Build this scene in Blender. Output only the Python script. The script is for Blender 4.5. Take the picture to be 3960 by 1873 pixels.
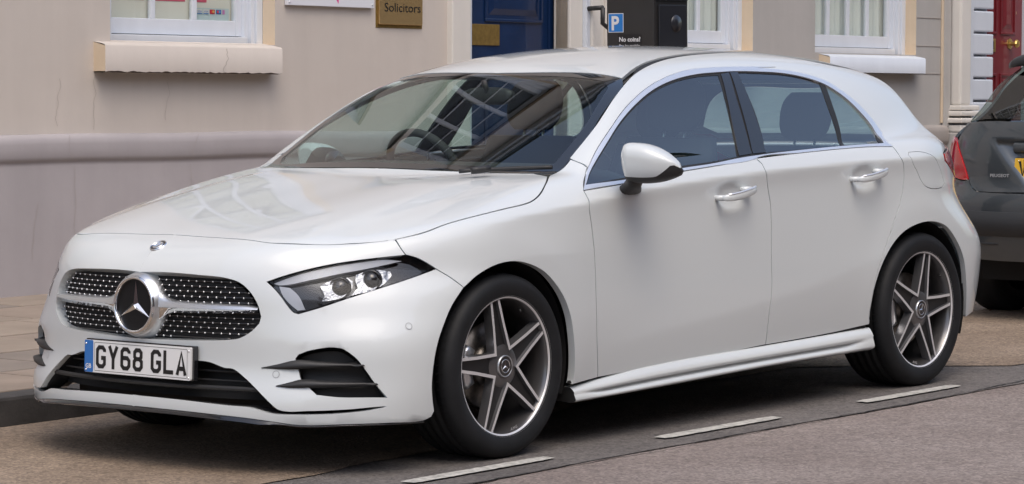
import bpy, bmesh, math, random
import numpy as np
from mathutils import Vector, Matrix
from mathutils.geometry import delaunay_2d_cdt
random.seed(7); rng = np.random.default_rng(7)
for o in list(bpy.data.objects): bpy.data.objects.remove(o)
SC = bpy.context.scene; COL = SC.collection
import numpy as np

# ------------------------------------------------------------------ calibrated camera (metres, x = along the street, y = to the wall)
PW, PH = 3960.0, 1873.0
CF, CP = 11404.3, np.array([-7.7982, -7.3254, 1.3891])
CYAW, CPIT, CROLL, CSHIFT = 0.8828, -0.0660, -0.0087, 34.5
def cam_axes():
    cy, sy = np.cos(CYAW), np.sin(CYAW)
    f = np.array([sy*np.cos(CPIT), cy*np.cos(CPIT), np.sin(CPIT)])
    r = np.array([cy, -sy, 0.0]); u = np.cross(r, f)
    return r*np.cos(CROLL)+u*np.sin(CROLL), -r*np.sin(CROLL)+u*np.cos(CROLL), f
CR, CU, CFW = cam_axes()
def rays(px):
    px = np.atleast_2d(np.asarray(px, float))
    d = CFW + CR*((px[:, :1]-PW/2)/CF) + CU*((PH/2+CSHIFT-px[:, 1:])/CF)
    return d/np.linalg.norm(d, axis=1)[:, None]
def project(P):
    d = np.atleast_2d(P)-CP; z = d@CFW
    return np.stack([PW/2+CF*(d@CR)/z, PH/2+CSHIFT-CF*(d@CU)/z], -1)
def on_plane(px, axis, val):
    d = rays(px); t = (val-CP[axis])/d[:, axis]; return CP+d*t[:, None]
# ------------------------------------------------------------------ smooth maths
class Spl:
    """natural cubic spline, linear outside"""
    def __init__(s, pts):
        a = np.array(pts, float); s.x = x = a[:, 0]; s.y = y = a[:, 1]; n = len(x); h = np.diff(x)
        A = np.eye(n); b = np.zeros(n)
        for i in range(1, n-1):
            A[i, i-1:i+2] = h[i-1], 2*(h[i-1]+h[i]), h[i]
            b[i] = 6*((y[i+1]-y[i])/h[i]-(y[i]-y[i-1])/h[i-1])
        s.m = np.linalg.solve(A, b); s.h = h
    def __call__(s, v):
        v = np.asarray(v, float); x, y, m, h = s.x, s.y, s.m, s.h
        vc = np.clip(v, x[0], x[-1]); i = np.clip(np.searchsorted(x, vc)-1, 0, len(h)-1)
        a = (x[i+1]-vc)/h[i]; b = (vc-x[i])/h[i]
        r = a*y[i]+b*y[i+1]+((a**3-a)*m[i]+(b**3-b)*m[i+1])*h[i]**2/6
        s0 = (y[1]-y[0])/h[0]-h[0]*m[1]/6; s1 = (y[-1]-y[-2])/h[-1]+h[-1]*m[-2]/6
        return r+np.minimum(v-x[0], 0)*s0+np.maximum(v-x[-1], 0)*s1
def smax(a, b, r):
    h = np.maximum(r-np.abs(a-b), 0)/r; return np.maximum(a, b)+h*h*h*r/6
def smin(a, b, r): return -smax(-a, -b, r)
def sst(a, b, v):
    t = np.clip((v-a)/(b-a), 0, 1); return t*t*t*(t*(6*t-15)+10)
def bump(d2): return np.exp(-d2)
# ------------------------------------------------------------------ the hatchback's skin: an implicit function, < 0 inside
S_plan = Spl([(-1.0, .800), (-.7, .872), (-.4, .893), (0, .8985), (.6, .890), (1.4, .889), (2.2, .8925), (2.73, .898), (3.0, .888), (3.25, .866), (3.45, .83), (3.6, .79)])
S_crease = Spl([(-.7, .75), (-.314, .800), (.067, .833), (.473, .867), (.718, .888), (1.0, .908), (1.577, .935), (2.0, .946), (2.57, .952), (3.5, .955)])
S_low = Spl([(.3, .30), (.6, .345), (1.0, .385), (1.6, .44), (2.2, .53), (2.6, .6)])
S_hood = Spl([(-1.0, .615), (-.93, .655), (-.88, .700), (-.80, .752), (-.70, .789), (-.55, .826), (-.3, .872), (0, .917), (.25, .952), (.4, .968), (.8, .985), (2.4, 1.0), (3.0, 1.005), (3.6, .96)])
S_hside = Spl([(-1.0, .585), (-.9, .61), (-.8, .645), (-.6, .715), (-.3, .805), (0, .876), (.25, .928), (.5, .966), (.8, .995), (1.2, 1.015), (2.4, 1.035), (3.0, 1.02), (3.6, .96)])  # fender peak, |y| = .8
S_front = Spl([(.10, -.90), (.2, -.918), (.26, -.915), (.34, -.892), (.45, -.889), (.55, -.892), (.66, -.890), (.72, -.87), (.8, -.83), (.95, -.72)])
S_fk = Spl([(.1, .22), (.3, .20), (.456, .24), (.524, .38), (.604, .58), (.663, .76), (.73, .82), (.9, .85)])
S_rear = Spl([(.1, 3.42), (.25, 3.47), (.45, 3.515), (.6, 3.52), (.72, 3.495), (.85, 3.475), (1.0, 3.43), (1.1, 3.38)])
S_roof = Spl([(.6, 1.22), (.8, 1.275), (1.0, 1.328), (1.15, 1.360), (1.35, 1.394), (1.6, 1.417), (1.85, 1.423), (2.2, 1.414), (2.6, 1.382), (2.9, 1.332), (3.1, 1.285), (3.3, 1.225)])
def f_side(x, y, z):
    t = z-S_crease(x)
    up = sst(-.012, .012, t)
    k = .5*(t+np.sqrt(t*t+.005**2))               # ~max(t,0), rounded crease
    off = -.66*k-.6*k*k
    q = np.maximum(-t, 0)
    off = off-.007*sst(.2, .9, x)*(1-np.exp(-(q/.045)**2))-.20*sst(.75, -.05, x)*sst(-1.2, -.5, x)*np.maximum(z-.69, 0)**1.15+.016*(1-np.exp(-(q/.26)**2))-.028*np.maximum(q-.12, 0)**1.6-.25*np.maximum(q-.36, 0)**2
    lz = z-S_low(x)                                # light line low on the doors
    amp = sst(.3, 1.0, x)*sst(3.0, 2.4, x)
    off = off-.014*amp*(1-np.exp(-.5*(lz+np.sqrt(lz*lz+.0002))/.13))
    for cx in (0.0, 2.729):                        # flared wheel arches
        R = np.sqrt((x-cx)**2+(z-.34)**2+1e-9)
        off = off+.005*np.exp(-np.maximum(R-.40, 0)**2/.075**2)*sst(.95, .7, z)
    for hx, hz in ((1.372, .852), (2.297, .888)):   # hand recesses behind the door handles
        off = off-.014*np.exp(-(((x-hx)/.088)**2+((z-hz)/.046)**2)**2)
    return (y-S_plan(x)-off)*.97
def f_top(x, y, z):
    c = (y/.80)**2
    h = S_hood(x)+(S_hside(x)-S_hood(x))*(.55*c+.45*c**3)
    fr = sst(.5, .0, x)
    h = h+.012*fr*(1-sst(.50, .66, y))*sst(.05, .45, y)   # power-dome shoulder
    return (z-h)*.93
def f_front(x, y, z):
    c = y*y
    n = S_front(z)+.215*c+S_fk(z)*c*c+.25*c**4*sst(.8, .4, z)
    zt = .446-.55*np.maximum(.53-y, 0)            # scoop round the side intakes, hard upper and outer edge
    n = n+.012*sst(.52, .68, y)*sst(.745+(.435-z)*.64+.010, .745+(.435-z)*.64-.020, y)*sst(zt+.008, zt-.016, z)*sst(.24, .40, z)
    return (n-x)/np.sqrt(1+(.43*y+2.*y**3)**2)

def f_rear(x, y, z):
    c = y*y; m = .46+.54*sst(.50, .90, z)
    return (x-(S_rear(z)-m*(.30*c+.25*c*c+.5*c**4)))/np.sqrt(1+(.6*y+1.0*y**3)**2)
def f_body(x, y, z):
    a = smax(f_side(x, y, z), f_top(x, y, z), .08)
    b = smax(a, f_front(x, y, z), .10)
    b = smax(b, f_rear(x, y, z), .16)
    return smax(b, .17-z+.0*x, .03)
S_tum = Spl([(.9, .845), (1.0, .815), (1.1, .765), (1.2, .708), (1.3, .640), (1.36, .590), (1.42, .52)])   # half width over height
S_gplan = Spl([(0, -.02), (.5, -.005), (1.0, .0), (1.6, .008), (2.2, .0), (2.7, -.035), (3.0, -.095), (3.2, -.15), (3.5, -.22)])
def f_tum(x, y, z): return (y-S_tum(z)-S_gplan(x))*.87
def f_roof(x, y, z):
    return (z-(S_roof(x)+.004-.040*(y/.55)**2-.014*(y/.6)**8))*.95
def f_shield(x, y, z):
    c = (y/.7)**2
    xs = .30+.175*c+(z-.965)*(2.02-.25*c)+.12*(z-1.15)**2
    return (xs-x)*.44
def f_back(x, y, z):
    xr = 3.36-.42*(y)**2+(.98-z)*.83
    return (x-xr)*.74
def f_green(x, y, z):
    a = smax(f_tum(x, y, z), f_roof(x, y, z), .10)
    a = smax(a, f_shield(x, y, z), .03)
    a = smax(a, f_back(x, y, z), .07)
    return smax(a, .90-z, .02)
def F(P):
    x, y, z = P[:, 0], np.abs(P[:, 1]), P[:, 2]
    b, g = f_body(x, y, z), f_green(x, y, z)
    r = .02+.16*sst(2.3, 3.1, x)
    return smin(b, g, r)
def grad(Fn, P, e=1.5e-3):
    g = np.stack([Fn(P+e*np.eye(3)[i])-Fn(P-e*np.eye(3)[i]) for i in range(3)], -1)
    return g/(np.linalg.norm(g, axis=1)[:, None]+1e-12)
def cast(Fn, O, D, t0, t1, n=260):
    """first crossing into Fn<0 along O+tD; nan where none"""
    O = np.broadcast_to(O, (len(D), 3)).astype(float); t0 = np.zeros(len(D))+t0; t1 = np.zeros(len(D))+t1
    prev = Fn(O+D*t0[:, None]); ta = np.full(len(D), np.nan); tb = ta.copy(); done = prev < 0
    tprev = t0.copy()
    for k in range(1, n+1):
        t = t0+(t1-t0)*k/n
        v = Fn(O+D*t[:, None]); hit = (~done) & (v < 0)
        ta[hit] = tprev[hit]; tb[hit] = t[hit]; done |= hit; tprev = t
        if done.all(): break
    for _ in range(22):
        tm = .5*(ta+tb); v = Fn(O+D*np.nan_to_num(tm)[:, None]); neg = v < 0
        tb = np.where(neg, tm, tb); ta = np.where(neg, ta, tm)
    return O+D*(.5*(ta+tb))[:, None]
def hit_px(px, Fn=F, t0=8.6, t1=16.0): return cast(Fn, CP, rays(px), t0, t1)
# ------------------------------------------------------------------ camera, sky, sun, exposure
cam = bpy.data.cameras.new('camera'); co = bpy.data.objects.new('camera', cam); COL.objects.link(co)
M = Matrix(((CR[0], CU[0], -CFW[0], CP[0]), (CR[1], CU[1], -CFW[1], CP[1]), (CR[2], CU[2], -CFW[2], CP[2]), (0, 0, 0, 1)))
co.matrix_world = M
cam.sensor_fit = 'HORIZONTAL'; cam.sensor_width = 36; cam.lens = 36*CF/PW; cam.shift_y = CSHIFT/PW
cam.clip_start = .2; cam.clip_end = 900
SC.camera = co
SUN_EL, SUN_AZ = math.radians(61), math.radians(216)      # azimuth: compass-like angle in the x/y plane, behind the camera's left
world = bpy.data.worlds.new('World'); SC.world = world; world.use_nodes = True
wn = world.node_tree.nodes; sky = wn.new('ShaderNodeTexSky'); sky.sky_type = 'NISHITA'; sky.sun_disc = False
sky.sun_elevation = SUN_EL; sky.sun_rotation = SUN_AZ; sky.air_density = 1.0; sky.dust_density = 4.0; sky.ozone_density = 0.2
world.node_tree.links.new(sky.outputs[0], wn['Background'].inputs[0]); wn['Background'].inputs[1].default_value = .15
sd = bpy.data.lights.new('sun', 'SUN'); sd.energy = .42; sd.angle = math.radians(50); sd.color = (.97, 1, .99)
so = bpy.data.objects.new('sun', sd); COL.objects.link(so)
sdir = Vector((math.sin(SUN_AZ)*math.cos(SUN_EL), math.cos(SUN_AZ)*math.cos(SUN_EL), math.sin(SUN_EL)))
so.rotation_euler = sdir.to_track_quat('Z', 'Y').to_euler()
SC.view_settings.view_transform = 'Standard'; SC.view_settings.look = 'None'
SC.view_settings.exposure = 0.60; SC.view_settings.gamma = 1
# ------------------------------------------------------------------ helpers: objects and tags
def tag(o, label=None, cat=None, group=None, kind=None):
    if label: o['label'] = label
    if cat: o['category'] = cat
    if group: o['group'] = group
    if kind: o['kind'] = kind
    return o
def thing(name, loc=(0, 0, 0), rot=(0, 0, 0), **k):
    o = bpy.data.objects.new(name, None); COL.objects.link(o); o.location = loc; o.rotation_euler = rot; o.empty_display_size = .1
    return tag(o, **k)
def link(name, me, parent=None, **k):
    o = bpy.data.objects.new(name, me); COL.objects.link(o)
    if parent is not None: o.parent = parent
    return tag(o, **k)
class MB:
    """collects shapes into one mesh; several materials allowed; optional per-vertex normals"""
    def __init__(s): s.v = []; s.f = []; s.m = []; s.n = []; s.sm = []; s.mats = []; s.hasn = False
    def mi(s, m):
        if m not in s.mats: s.mats.append(m)
        return s.mats.index(m)
    def add(s, v, f, m, n=None, smooth=False):
        b = len(s.v); v = [tuple(map(float, p)) for p in v]; s.v += v
        s.f += [tuple(int(i)+b for i in q) for q in f]; s.m += [s.mi(m)]*len(f); s.sm += [smooth or n is not None]*len(f)
        if n is not None: s.hasn = True; s.n += [tuple(map(float, q)) for q in n]
        else: s.n += [(0, 0, 0)]*len(v)
        return s
    def box(s, x0, x1, y0, y1, z0, z1, m, bev=0):
        if x1 < x0: x0, x1 = x1, x0
        if y1 < y0: y0, y1 = y1, y0
        if z1 < z0: z0, z1 = z1, z0
        if bev:
            b = min(bev, (x1-x0)*.45, (y1-y0)*.45, (z1-z0)*.45); bm = bmesh.new(); bmesh.ops.create_cube(bm, size=1)
            for w in bm.verts: w.co = Vector(((x0+x1)/2+w.co.x*(x1-x0), (y0+y1)/2+w.co.y*(y1-y0), (z0+z1)/2+w.co.z*(z1-z0)))
            bmesh.ops.bevel(bm, geom=bm.edges[:], offset=b, segments=2, affect='EDGES', profile=.6)
            bm.verts.index_update(); s.add([w.co for w in bm.verts], [[w.index for w in q.verts] for q in bm.faces], m); bm.free(); return s
        v = [(x0, y0, z0), (x1, y0, z0), (x1, y1, z0), (x0, y1, z0), (x0, y0, z1), (x1, y0, z1), (x1, y1, z1), (x0, y1, z1)]
        return s.add(v, [(0, 3, 2, 1), (4, 5, 6, 7), (0, 1, 5, 4), (1, 2, 6, 5), (2, 3, 7, 6), (3, 0, 4, 7)], m)
    def prism(s, poly, axis, a, b, m, smooth=False):
        """poly in the two other axes, extruded a..b along axis; any simple polygon"""
        n = len(poly); idx = [i for i in range(3) if i != axis]
        def P(q, t):
            p = [0, 0, 0]; p[idx[0]], p[idx[1]] = q; p[axis] = t; return p
        tri = cdt_fill(poly); v = [P(q, a) for q in poly]+[P(q, b) for q in poly]
        f = [t for t in tri]+[(i+n, k+n, j+n) for i, j, k in tri]
        s.add(v, f, m); s.add(v, [(i, (i+1) % n, (i+1) % n+n, i+n) for i in range(n)], m, smooth=smooth); return s
    def tube(s, pts, r, m, seg=8, close=False, caps=True):
        pts = [Vector(p) for p in pts]; n = len(pts); rr = r if hasattr(r, '__len__') else [r]*n
        up = Vector((.13, .21, 1)).normalized(); v = []; f = []; X = None
        for i, p in enumerate(pts):
            if close: t = (pts[(i+1) % n]-pts[i-1]).normalized()
            else: t = (pts[min(i+1, n-1)]-pts[max(i-1, 0)]).normalized()
            if X is None: X = t.cross(up if abs(t.dot(up)) < .95 else Vector((1, 0, 0))).normalized()
            else: X = (X-t*X.dot(t)).normalized()
            Y = t.cross(X)
            for k in range(seg):
                a = 2*math.pi*k/seg; v.append(p+(X*math.cos(a)+Y*math.sin(a))*rr[i])
        for i in range(n if close else n-1):
            for k in range(seg):
                a, b = i*seg+k, i*seg+(k+1) % seg; c, d = ((i+1) % n)*seg+(k+1) % seg, ((i+1) % n)*seg+k
                f.append((a, b, c, d))
        if caps and not close: f.append(tuple(range(seg))[::-1]); f.append(tuple((n-1)*seg+k for k in range(seg)))
        return s.add(v, f, m, smooth=True)
    def lathe(s, prof, m, origin=(0, 0, 0), axis=(0, 1, 0), seg=48, smooth=True, close=False):
        """prof: (radius, height along axis)"""
        ax = Vector(axis).normalized(); X = ax.orthogonal().normalized()
        if abs(ax.y) > .9: X = Vector((1, 0, 0))
        Y = ax.cross(X); O = Vector(origin); v = []; f = []; n = len(prof)
        for k in range(seg):
            a = 2*math.pi*k/seg; d = X*math.cos(a)+Y*math.sin(a)
            for r, h in prof: v.append(O+d*r+ax*h)
        for k in range(seg):
            k2 = (k+1) % seg
            for i in range(n if close else n-1):
                j = (i+1) % n; f.append((k*n+i, k2*n+i, k2*n+j, k*n+j))
        return s.add(v, f, m, smooth=smooth)
    def grid(s, P, m, flip=False):
        """P: array (a,b,3) of points"""
        a, b = P.shape[:2]; f = []
        for i in range(a-1):
            for j in range(b-1):
                q = (i*b+j, (i+1)*b+j, (i+1)*b+j+1, i*b+j+1); f.append(q[::-1] if flip else q)
        return s.add(P.reshape(-1, 3), f, m, smooth=True)
    def text(s, txt, size, m, O, ex, ey, thick=.0, align='LEFT', sx=1.0, bold=0.0, width=None):
        """flat lettering: O origin (baseline), ex right, ey up"""
        cu = bpy.data.curves.new('t', 'FONT'); cu.body = txt; cu.size = size; cu.align_x = align; cu.offset = bold; cu.resolution_u = 3
        ob = bpy.data.objects.new('t', cu); COL.objects.link(ob)
        dg = bpy.context.evaluated_depsgraph_get(); me = bpy.data.meshes.new_from_object(ob.evaluated_get(dg))
        v = np.array([w.co[:] for w in me.vertices]).reshape(-1, 3); f = [list(p.vertices) for p in me.polygons]
        bpy.data.objects.remove(ob)
        if len(v):
            if width: sx = width/(v[:, 0].max()-v[:, 0].min())
            O, ex, ey = np.array(O, float), np.array(ex, float), np.array(ey, float)
            s.add(O+v[:, :1]*sx*ex+v[:, 1:2]*ey, f, m)
        return s
    def build(s, name, parent=None, **k):
        me = bpy.data.meshes.new(name); me.from_pydata(s.v, [], s.f)
        for m in s.mats: me.materials.append(m)
        me.polygons.foreach_set('material_index', s.m); me.polygons.foreach_set('use_smooth', s.sm)
        if s.hasn:
            nn = np.array(s.n); bad = np.linalg.norm(nn, axis=1) < .5
            if bad.any():
                me.update(); vn = np.array([w.normal[:] for w in me.vertices]); nn[bad] = vn[bad]
            me.normals_split_custom_set_from_vertices([tuple(q) for q in nn])
        me.update(); return link(name, me, parent, **k)
def cdt_fill(poly):
    n = len(poly); r = delaunay_2d_cdt([Vector((float(a), float(b))) for a, b in poly], [(i, (i+1) % n) for i in range(n)], [], 1, 1e-7)
    if len(r[0]) != n: # duplicates merged: map back
        mp = {}
        for i, org in enumerate(r[3]):
            mp[i] = org[0] if org else 0
        return [tuple(mp[i] for i in f) for f in r[2]]
    return [tuple(r[3][i][0] for i in f) for f in r[2]]
# ------------------------------------------------------------------ helpers: curves
def smooth_poly(P, step=.02, corner=32, closed=True):
    """Catmull-Rom through P, corners kept, resampled"""
    P = np.asarray(P, float); n = len(P); out = []
    def isc(i):
        if not closed and (i == 0 or i == n-1): return True
        a = P[i]-P[i-1]; b = P[(i+1) % n]-P[i]
        c = np.dot(a, b)/(np.linalg.norm(a)*np.linalg.norm(b)+1e-12); return math.degrees(math.acos(max(-1, min(1, c)))) > corner
    cs = [isc(i) for i in range(n)]
    for i in range(n if closed else n-1):
        p1, p2 = P[i], P[(i+1) % n]; L = np.linalg.norm(p2-p1)
        p0 = P[i-1] if not cs[i] else p1-(p2-p1); p3 = P[(i+2) % n] if not cs[(i+1) % n] else p2+(p2-p1)
        m1 = (p2-p0)/2*1.0; m2 = (p3-p1)/2*1.0
        if not cs[i]: l0 = np.linalg.norm(p1-p0); m1 = ((p1-p0)/max(l0, 1e-6)+(p2-p1)/max(L, 1e-6))/2*L
        else: m1 = p2-p1
        if not cs[(i+1) % n]: l3 = np.linalg.norm(p3-p2); m2 = ((p2-p1)/max(L, 1e-6)+(p3-p2)/max(l3, 1e-6))/2*L
        else: m2 = p2-p1
        k = max(1, int(math.ceil(L/step)))
        for t in np.arange(k)/k:
            out.append((2*t**3-3*t**2+1)*p1+(t**3-2*t**2+t)*m1+(-2*t**3+3*t**2)*p2+(t**3-t**2)*m2)
    if not closed: out.append(P[-1])
    return np.array(out)
def inpoly(Q, poly):
    x, y = Q[:, 0], Q[:, 1]; c = np.zeros(len(Q), bool); j = len(poly)-1
    for i in range(len(poly)):
        xi, yi = poly[i]; xj, yj = poly[j]
        if yi != yj: c ^= ((yi > y) != (yj > y)) & (x < (xj-xi)*(y-yi)/(yj-yi)+xi)
        j = i
    return c
def dist_edges(Q, poly):
    d = np.full(len(Q), 1e9); n = len(poly)
    for i in range(n):
        a = poly[i]; b = poly[(i+1) % n]; ab = b-a; t = np.clip(((Q-a)@ab)/(ab@ab+1e-12), 0, 1)
        d = np.minimum(d, np.linalg.norm(Q-a-t[:, None]*ab, axis=1))
    return d
def area2(p): x, y = p[:, 0], p[:, 1]; return .5*np.sum(x*np.roll(y, -1)-np.roll(x, -1)*y)
def inset(poly, d, skip=None):
    """move every vertex inward by d (outward if negative)"""
    if area2(poly) < 0: return inset(poly[::-1], d, None if skip is None else skip[::-1])[::-1]
    e = np.roll(poly, -1, 0)-poly; e /= np.linalg.norm(e, axis=1)[:, None]+1e-12
    nrm = np.stack([-e[:, 1], e[:, 0]], 1); m = nrm+np.roll(nrm, 1, 0); l = np.linalg.norm(m, axis=1)[:, None]
    m = m/(l+1e-9); c = np.clip(np.sum(m*nrm, 1), .5, 1)[:, None]; q = poly+m*d/c
    if skip is not None: q[skip] = poly[skip]
    return q
FR = {}
def frame(k, d):
    d = np.array(d, float); d /= np.linalg.norm(d); e1 = np.cross(d, (0, 0, 1)); 
    if np.linalg.norm(e1) < .1: e1 = np.array((1., 0, 0))
    e1 /= np.linalg.norm(e1); FR[k] = (e1, np.cross(e1, d), d)
frame('S', (0, 1, 0)); frame('T', (0, 0, -1)); frame('Q', (.72, .62, -.32)); frame('W', (.6, 0, -.8)); frame('P', (0, .88, -.47)); frame('X', (1, 0, 0)); frame('R', (-1, .25, -.12)); frame('G', (.85, .5, -.12))
class Pan:
    pass
def panel(out3, fr, res=.03, holes=(), Fn=None, gap=0.0, keep_y0=False, depth=.014, step=.012, smooth=True, inner_flange=True):
    Fn = Fn or F; e1, e2, d = FR[fr]; B = np.stack([e1, e2])
    def prep(P):
        P = smooth_poly(P, step) if smooth else np.asarray(P, float); return P
    o3 = prep(out3); o2 = o3@B.T; sk = (np.abs(o3[:, 1]) < 1e-4) if keep_y0 else None
    if gap: o2 = inset(o2, gap, sk)
    hs = []
    for h in holes:
        h2 = prep(h)@B.T; hs.append(inset(h2, -gap) if gap else h2)
    lo, hi = o2.min(0), o2.max(0)
    gx, gy = np.meshgrid(np.arange(lo[0]+res/2, hi[0], res), np.arange(lo[1]+res/2, hi[1], res)); g = np.stack([gx.ravel(), gy.ravel()], 1)
    ok = inpoly(g, o2); g = g[ok]
    if len(g): g = g[dist_edges(g, o2) > res*.45]
    for h in hs:
        if len(g): g = g[~inpoly(g, h)]
        if len(g): g = g[dist_edges(g, h) > res*.45]
    pts = np.vstack([o2]+hs+[g]); edges = []; b = 0
    for L in [o2]+hs:
        n = len(L); edges += [(b+i, b+(i+1) % n) for i in range(n)]; b += n
    r = delaunay_2d_cdt([Vector(map(float, p)) for p in pts], edges, [], 0, 1e-6)
    v2 = np.array([p[:] for p in r[0]]); tri = np.array(r[2]); cen = v2[tri].mean(1)
    keep = inpoly(cen, o2)
    for h in hs: keep &= ~inpoly(cen, h)
    tri = tri[keep]
    s0 = (np.asarray(out3)@d).min()-.22; s1 = (np.asarray(out3)@d).max()+.35
    O = v2@B; D = np.tile(d, (len(v2), 1))
    P = cast(Fn, O, D, s0, s1, 160)
    bad = np.isnan(P).any(1)
    if bad.any():
        src = np.vstack([o3]); s2 = src@B.T
        for i in np.where(bad)[0]:
            k = np.argmin(((s2-v2[i])**2).sum(1)); P[i] = v2[i]@B+d*(src[k]@d)
    N = grad(Fn, P)
    # orient triangles with the normals
    a, bb, c = P[tri[:, 0]], P[tri[:, 1]], P[tri[:, 2]]; tn = np.cross(bb-a, c-a); s = np.sum(tn*N[tri[:, 0]], 1) < 0
    tri[s] = tri[s][:, ::-1]
    # boundary flange
    from collections import Counter
    E = Counter()
    for t in tri:
        for i in range(3): E[(t[i], t[(i+1) % 3])] += 1
    be = [e for e in E if (e[1], e[0]) not in E]
    if keep_y0: be = [e for e in be if not (abs(P[e[0]][1]) < 1e-3 and abs(P[e[1]][1]) < 1e-3)]
    q = Pan(); q.P, q.N, q.T = P, N, tri; q.be = be; q.depth = depth; return q
def add_panel(mb, q, m, side=1, both=False, lift=0.0):
    for sgn in ((1, -1) if both else (side,)):
        S = np.array([1, sgn, 1.]); P = (q.P+q.N*lift)*S; N = q.N*S; T = q.T if sgn > 0 else q.T[:, ::-1]
        mb.add(P, T, m, n=N)
        if q.depth and len(q.be):
            ids = sorted({i for e in q.be for i in e}); mp = {i: k for k, i in enumerate(ids)}; n = len(ids)
            V = np.vstack([P[ids], P[ids]-N[ids]*q.depth]); f = []
            for a, b in q.be:
                a, b = mp[a], mp[b]; w = (b, a, a+n, b+n); f.append(w if sgn > 0 else w[::-1])
            mb.add(V, f, m, smooth=True)
def pobj(name, q, m, parent, side=1, both=False, lift=0.0, **k):
    mb = MB(); add_panel(mb, q, m, side, both, lift); return mb.build(name, parent, **k)
# ------------------------------------------------------------------ materials
MATS = {}
def mat(name, col=(.5, .5, .5), rough=.5, metal=0.0, coat=0.0, spec=.5, noise=None, bump=None, emis=None, coatr=.03, sheen=0):
    """noise = (scale, amount, detail) tonal variation; bump = (scale, strength, distance)"""
    m = bpy.data.materials.new(name); m.use_nodes = True; nt = m.node_tree; b = nt.nodes['Principled BSDF']
    b.inputs['Base Color'].default_value = (*col, 1); b.inputs['Roughness'].default_value = rough; b.inputs['Metallic'].default_value = metal
    b.inputs['Coat Weight'].default_value = coat; b.inputs['Coat Roughness'].default_value = coatr; b.inputs['Specular IOR Level'].default_value = spec
    if emis: b.inputs['Emission Color'].default_value = (*emis[0], 1); b.inputs['Emission Strength'].default_value = emis[1]
    tc = nt.nodes.new('ShaderNodeTexCoord')
    if noise:
        sc, am, det = noise[:3]; n = nt.nodes.new('ShaderNodeTexNoise'); n.inputs['Scale'].default_value = sc; n.inputs['Detail'].default_value = det; n.inputs['Roughness'].default_value = .6
        nt.links.new(tc.outputs['Object'], n.inputs['Vector'])
        r = nt.nodes.new('ShaderNodeValToRGB'); r.color_ramp.elements[0].position = .3; r.color_ramp.elements[1].position = .72
        r.color_ramp.elements[0].color = (*[max(0, c*(1-am)) for c in col], 1); r.color_ramp.elements[1].color = (*[min(1, c*(1+am)) for c in col], 1)
        nt.links.new(n.outputs['Fac'], r.inputs[0]); nt.links.new(r.outputs[0], b.inputs['Base Color'])
    if bump:
        sc, st, di = bump; n = nt.nodes.new('ShaderNodeTexNoise'); n.inputs['Scale'].default_value = sc; n.inputs['Detail'].default_value = 6
        nt.links.new(tc.outputs['Object'], n.inputs['Vector'])
        u = nt.nodes.new('ShaderNodeBump'); u.inputs['Strength'].default_value = st; u.inputs['Distance'].default_value = di
        nt.links.new(n.outputs['Fac'], u.inputs['Height']); nt.links.new(u.outputs[0], b.inputs['Normal'])
    MATS[name] = m; return m
def glassmat(name, tint, refl=1.0, rough=0.0, ior=1.6):
    m = bpy.data.materials.new(name); m.use_nodes = True; nt = m.node_tree; nt.nodes.clear()
    o = nt.nodes.new('ShaderNodeOutputMaterial'); t = nt.nodes.new('ShaderNodeBsdfTransparent'); t.inputs[0].default_value = (*tint, 1)
    g = nt.nodes.new('ShaderNodeBsdfGlossy'); g.inputs['Roughness'].default_value = rough; g.inputs[0].default_value = (refl, refl, refl, 1)
    f = nt.nodes.new('ShaderNodeFresnel'); x = nt.nodes.new('ShaderNodeMixShader')
    ge = nt.nodes.new('ShaderNodeNewGeometry'); mr = nt.nodes.new('ShaderNodeMapRange'); mr.inputs[3].default_value = ior; mr.inputs[4].default_value = 1/ior   # a thin sheet reflects alike from both sides
    nt.links.new(ge.outputs['Backfacing'], mr.inputs[0]); nt.links.new(mr.outputs[0], f.inputs[0])
    nt.links.new(f.outputs[0], x.inputs[0]); nt.links.new(t.outputs[0], x.inputs[1]); nt.links.new(g.outputs[0], x.inputs[2]); nt.links.new(x.outputs[0], o.inputs[0])
    return m
PAINT = mat('white_paint', (.635, .672, .682), .35, coat=1.0, coatr=.015, spec=.4)
BLACKGL = mat('gloss_black', (.012, .012, .014), .08, coat=.6)
BLACKPL = mat('black_plastic', (.022, .022, .023), .5, bump=(400, .15, .0005))
DARKPL = mat('dark_cavity', (.008, .008, .009), .8)
RUBBER = mat('rubber_seal', (.015, .015, .016), .55)
CHROME = mat('chrome', (.80, .81, .83), .07, metal=1)
SATIN = mat('satin_silver', (.68, .70, .72), .30, metal=.9)
STRIPM = mat('bright_trim', (.90, .91, .93), .30, metal=.75)
TYRE = mat('tyre_rubber', (.013, .014, .016), .62, spec=.3, noise=(9, .25, 4), bump=(60, .12, .002))
RIMDK = mat('wheel_grey', (.12, .117, .12), .30, metal=.6, coat=.7)
RIMMC = mat('machined_alloy', (.80, .80, .81), .42, metal=.55); RIMLT = mat('spoke_flank', (.20, .20, .21), .28, metal=.7, coat=.5); RIMBK = mat('spoke_recess', (.012, .012, .013), .45)
DISCM = mat('brake_steel', (.25, .23, .21), .45, metal=1, noise=(40, .3, 3))
GLASS_F = glassmat('windscreen_glass', (.82, .92, .87), ior=1.75)
GLASS_S = glassmat('side_glass', (.66, .84, .84), ior=2.5)
LENS = glassmat('lamp_lens', (.93, .94, .95), ior=1.32); GLASS_D = glassmat('tinted_glass', (.30, .38, .35), ior=1.8)
SEATM = mat('seat_fabric', (.035, .036, .04), .75)
DASHM = mat('dash_plastic', (.030, .029, .028), .65)
REDL = mat('red_lamp', (.50, .008, .012), .12, coat=1.0)
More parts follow.
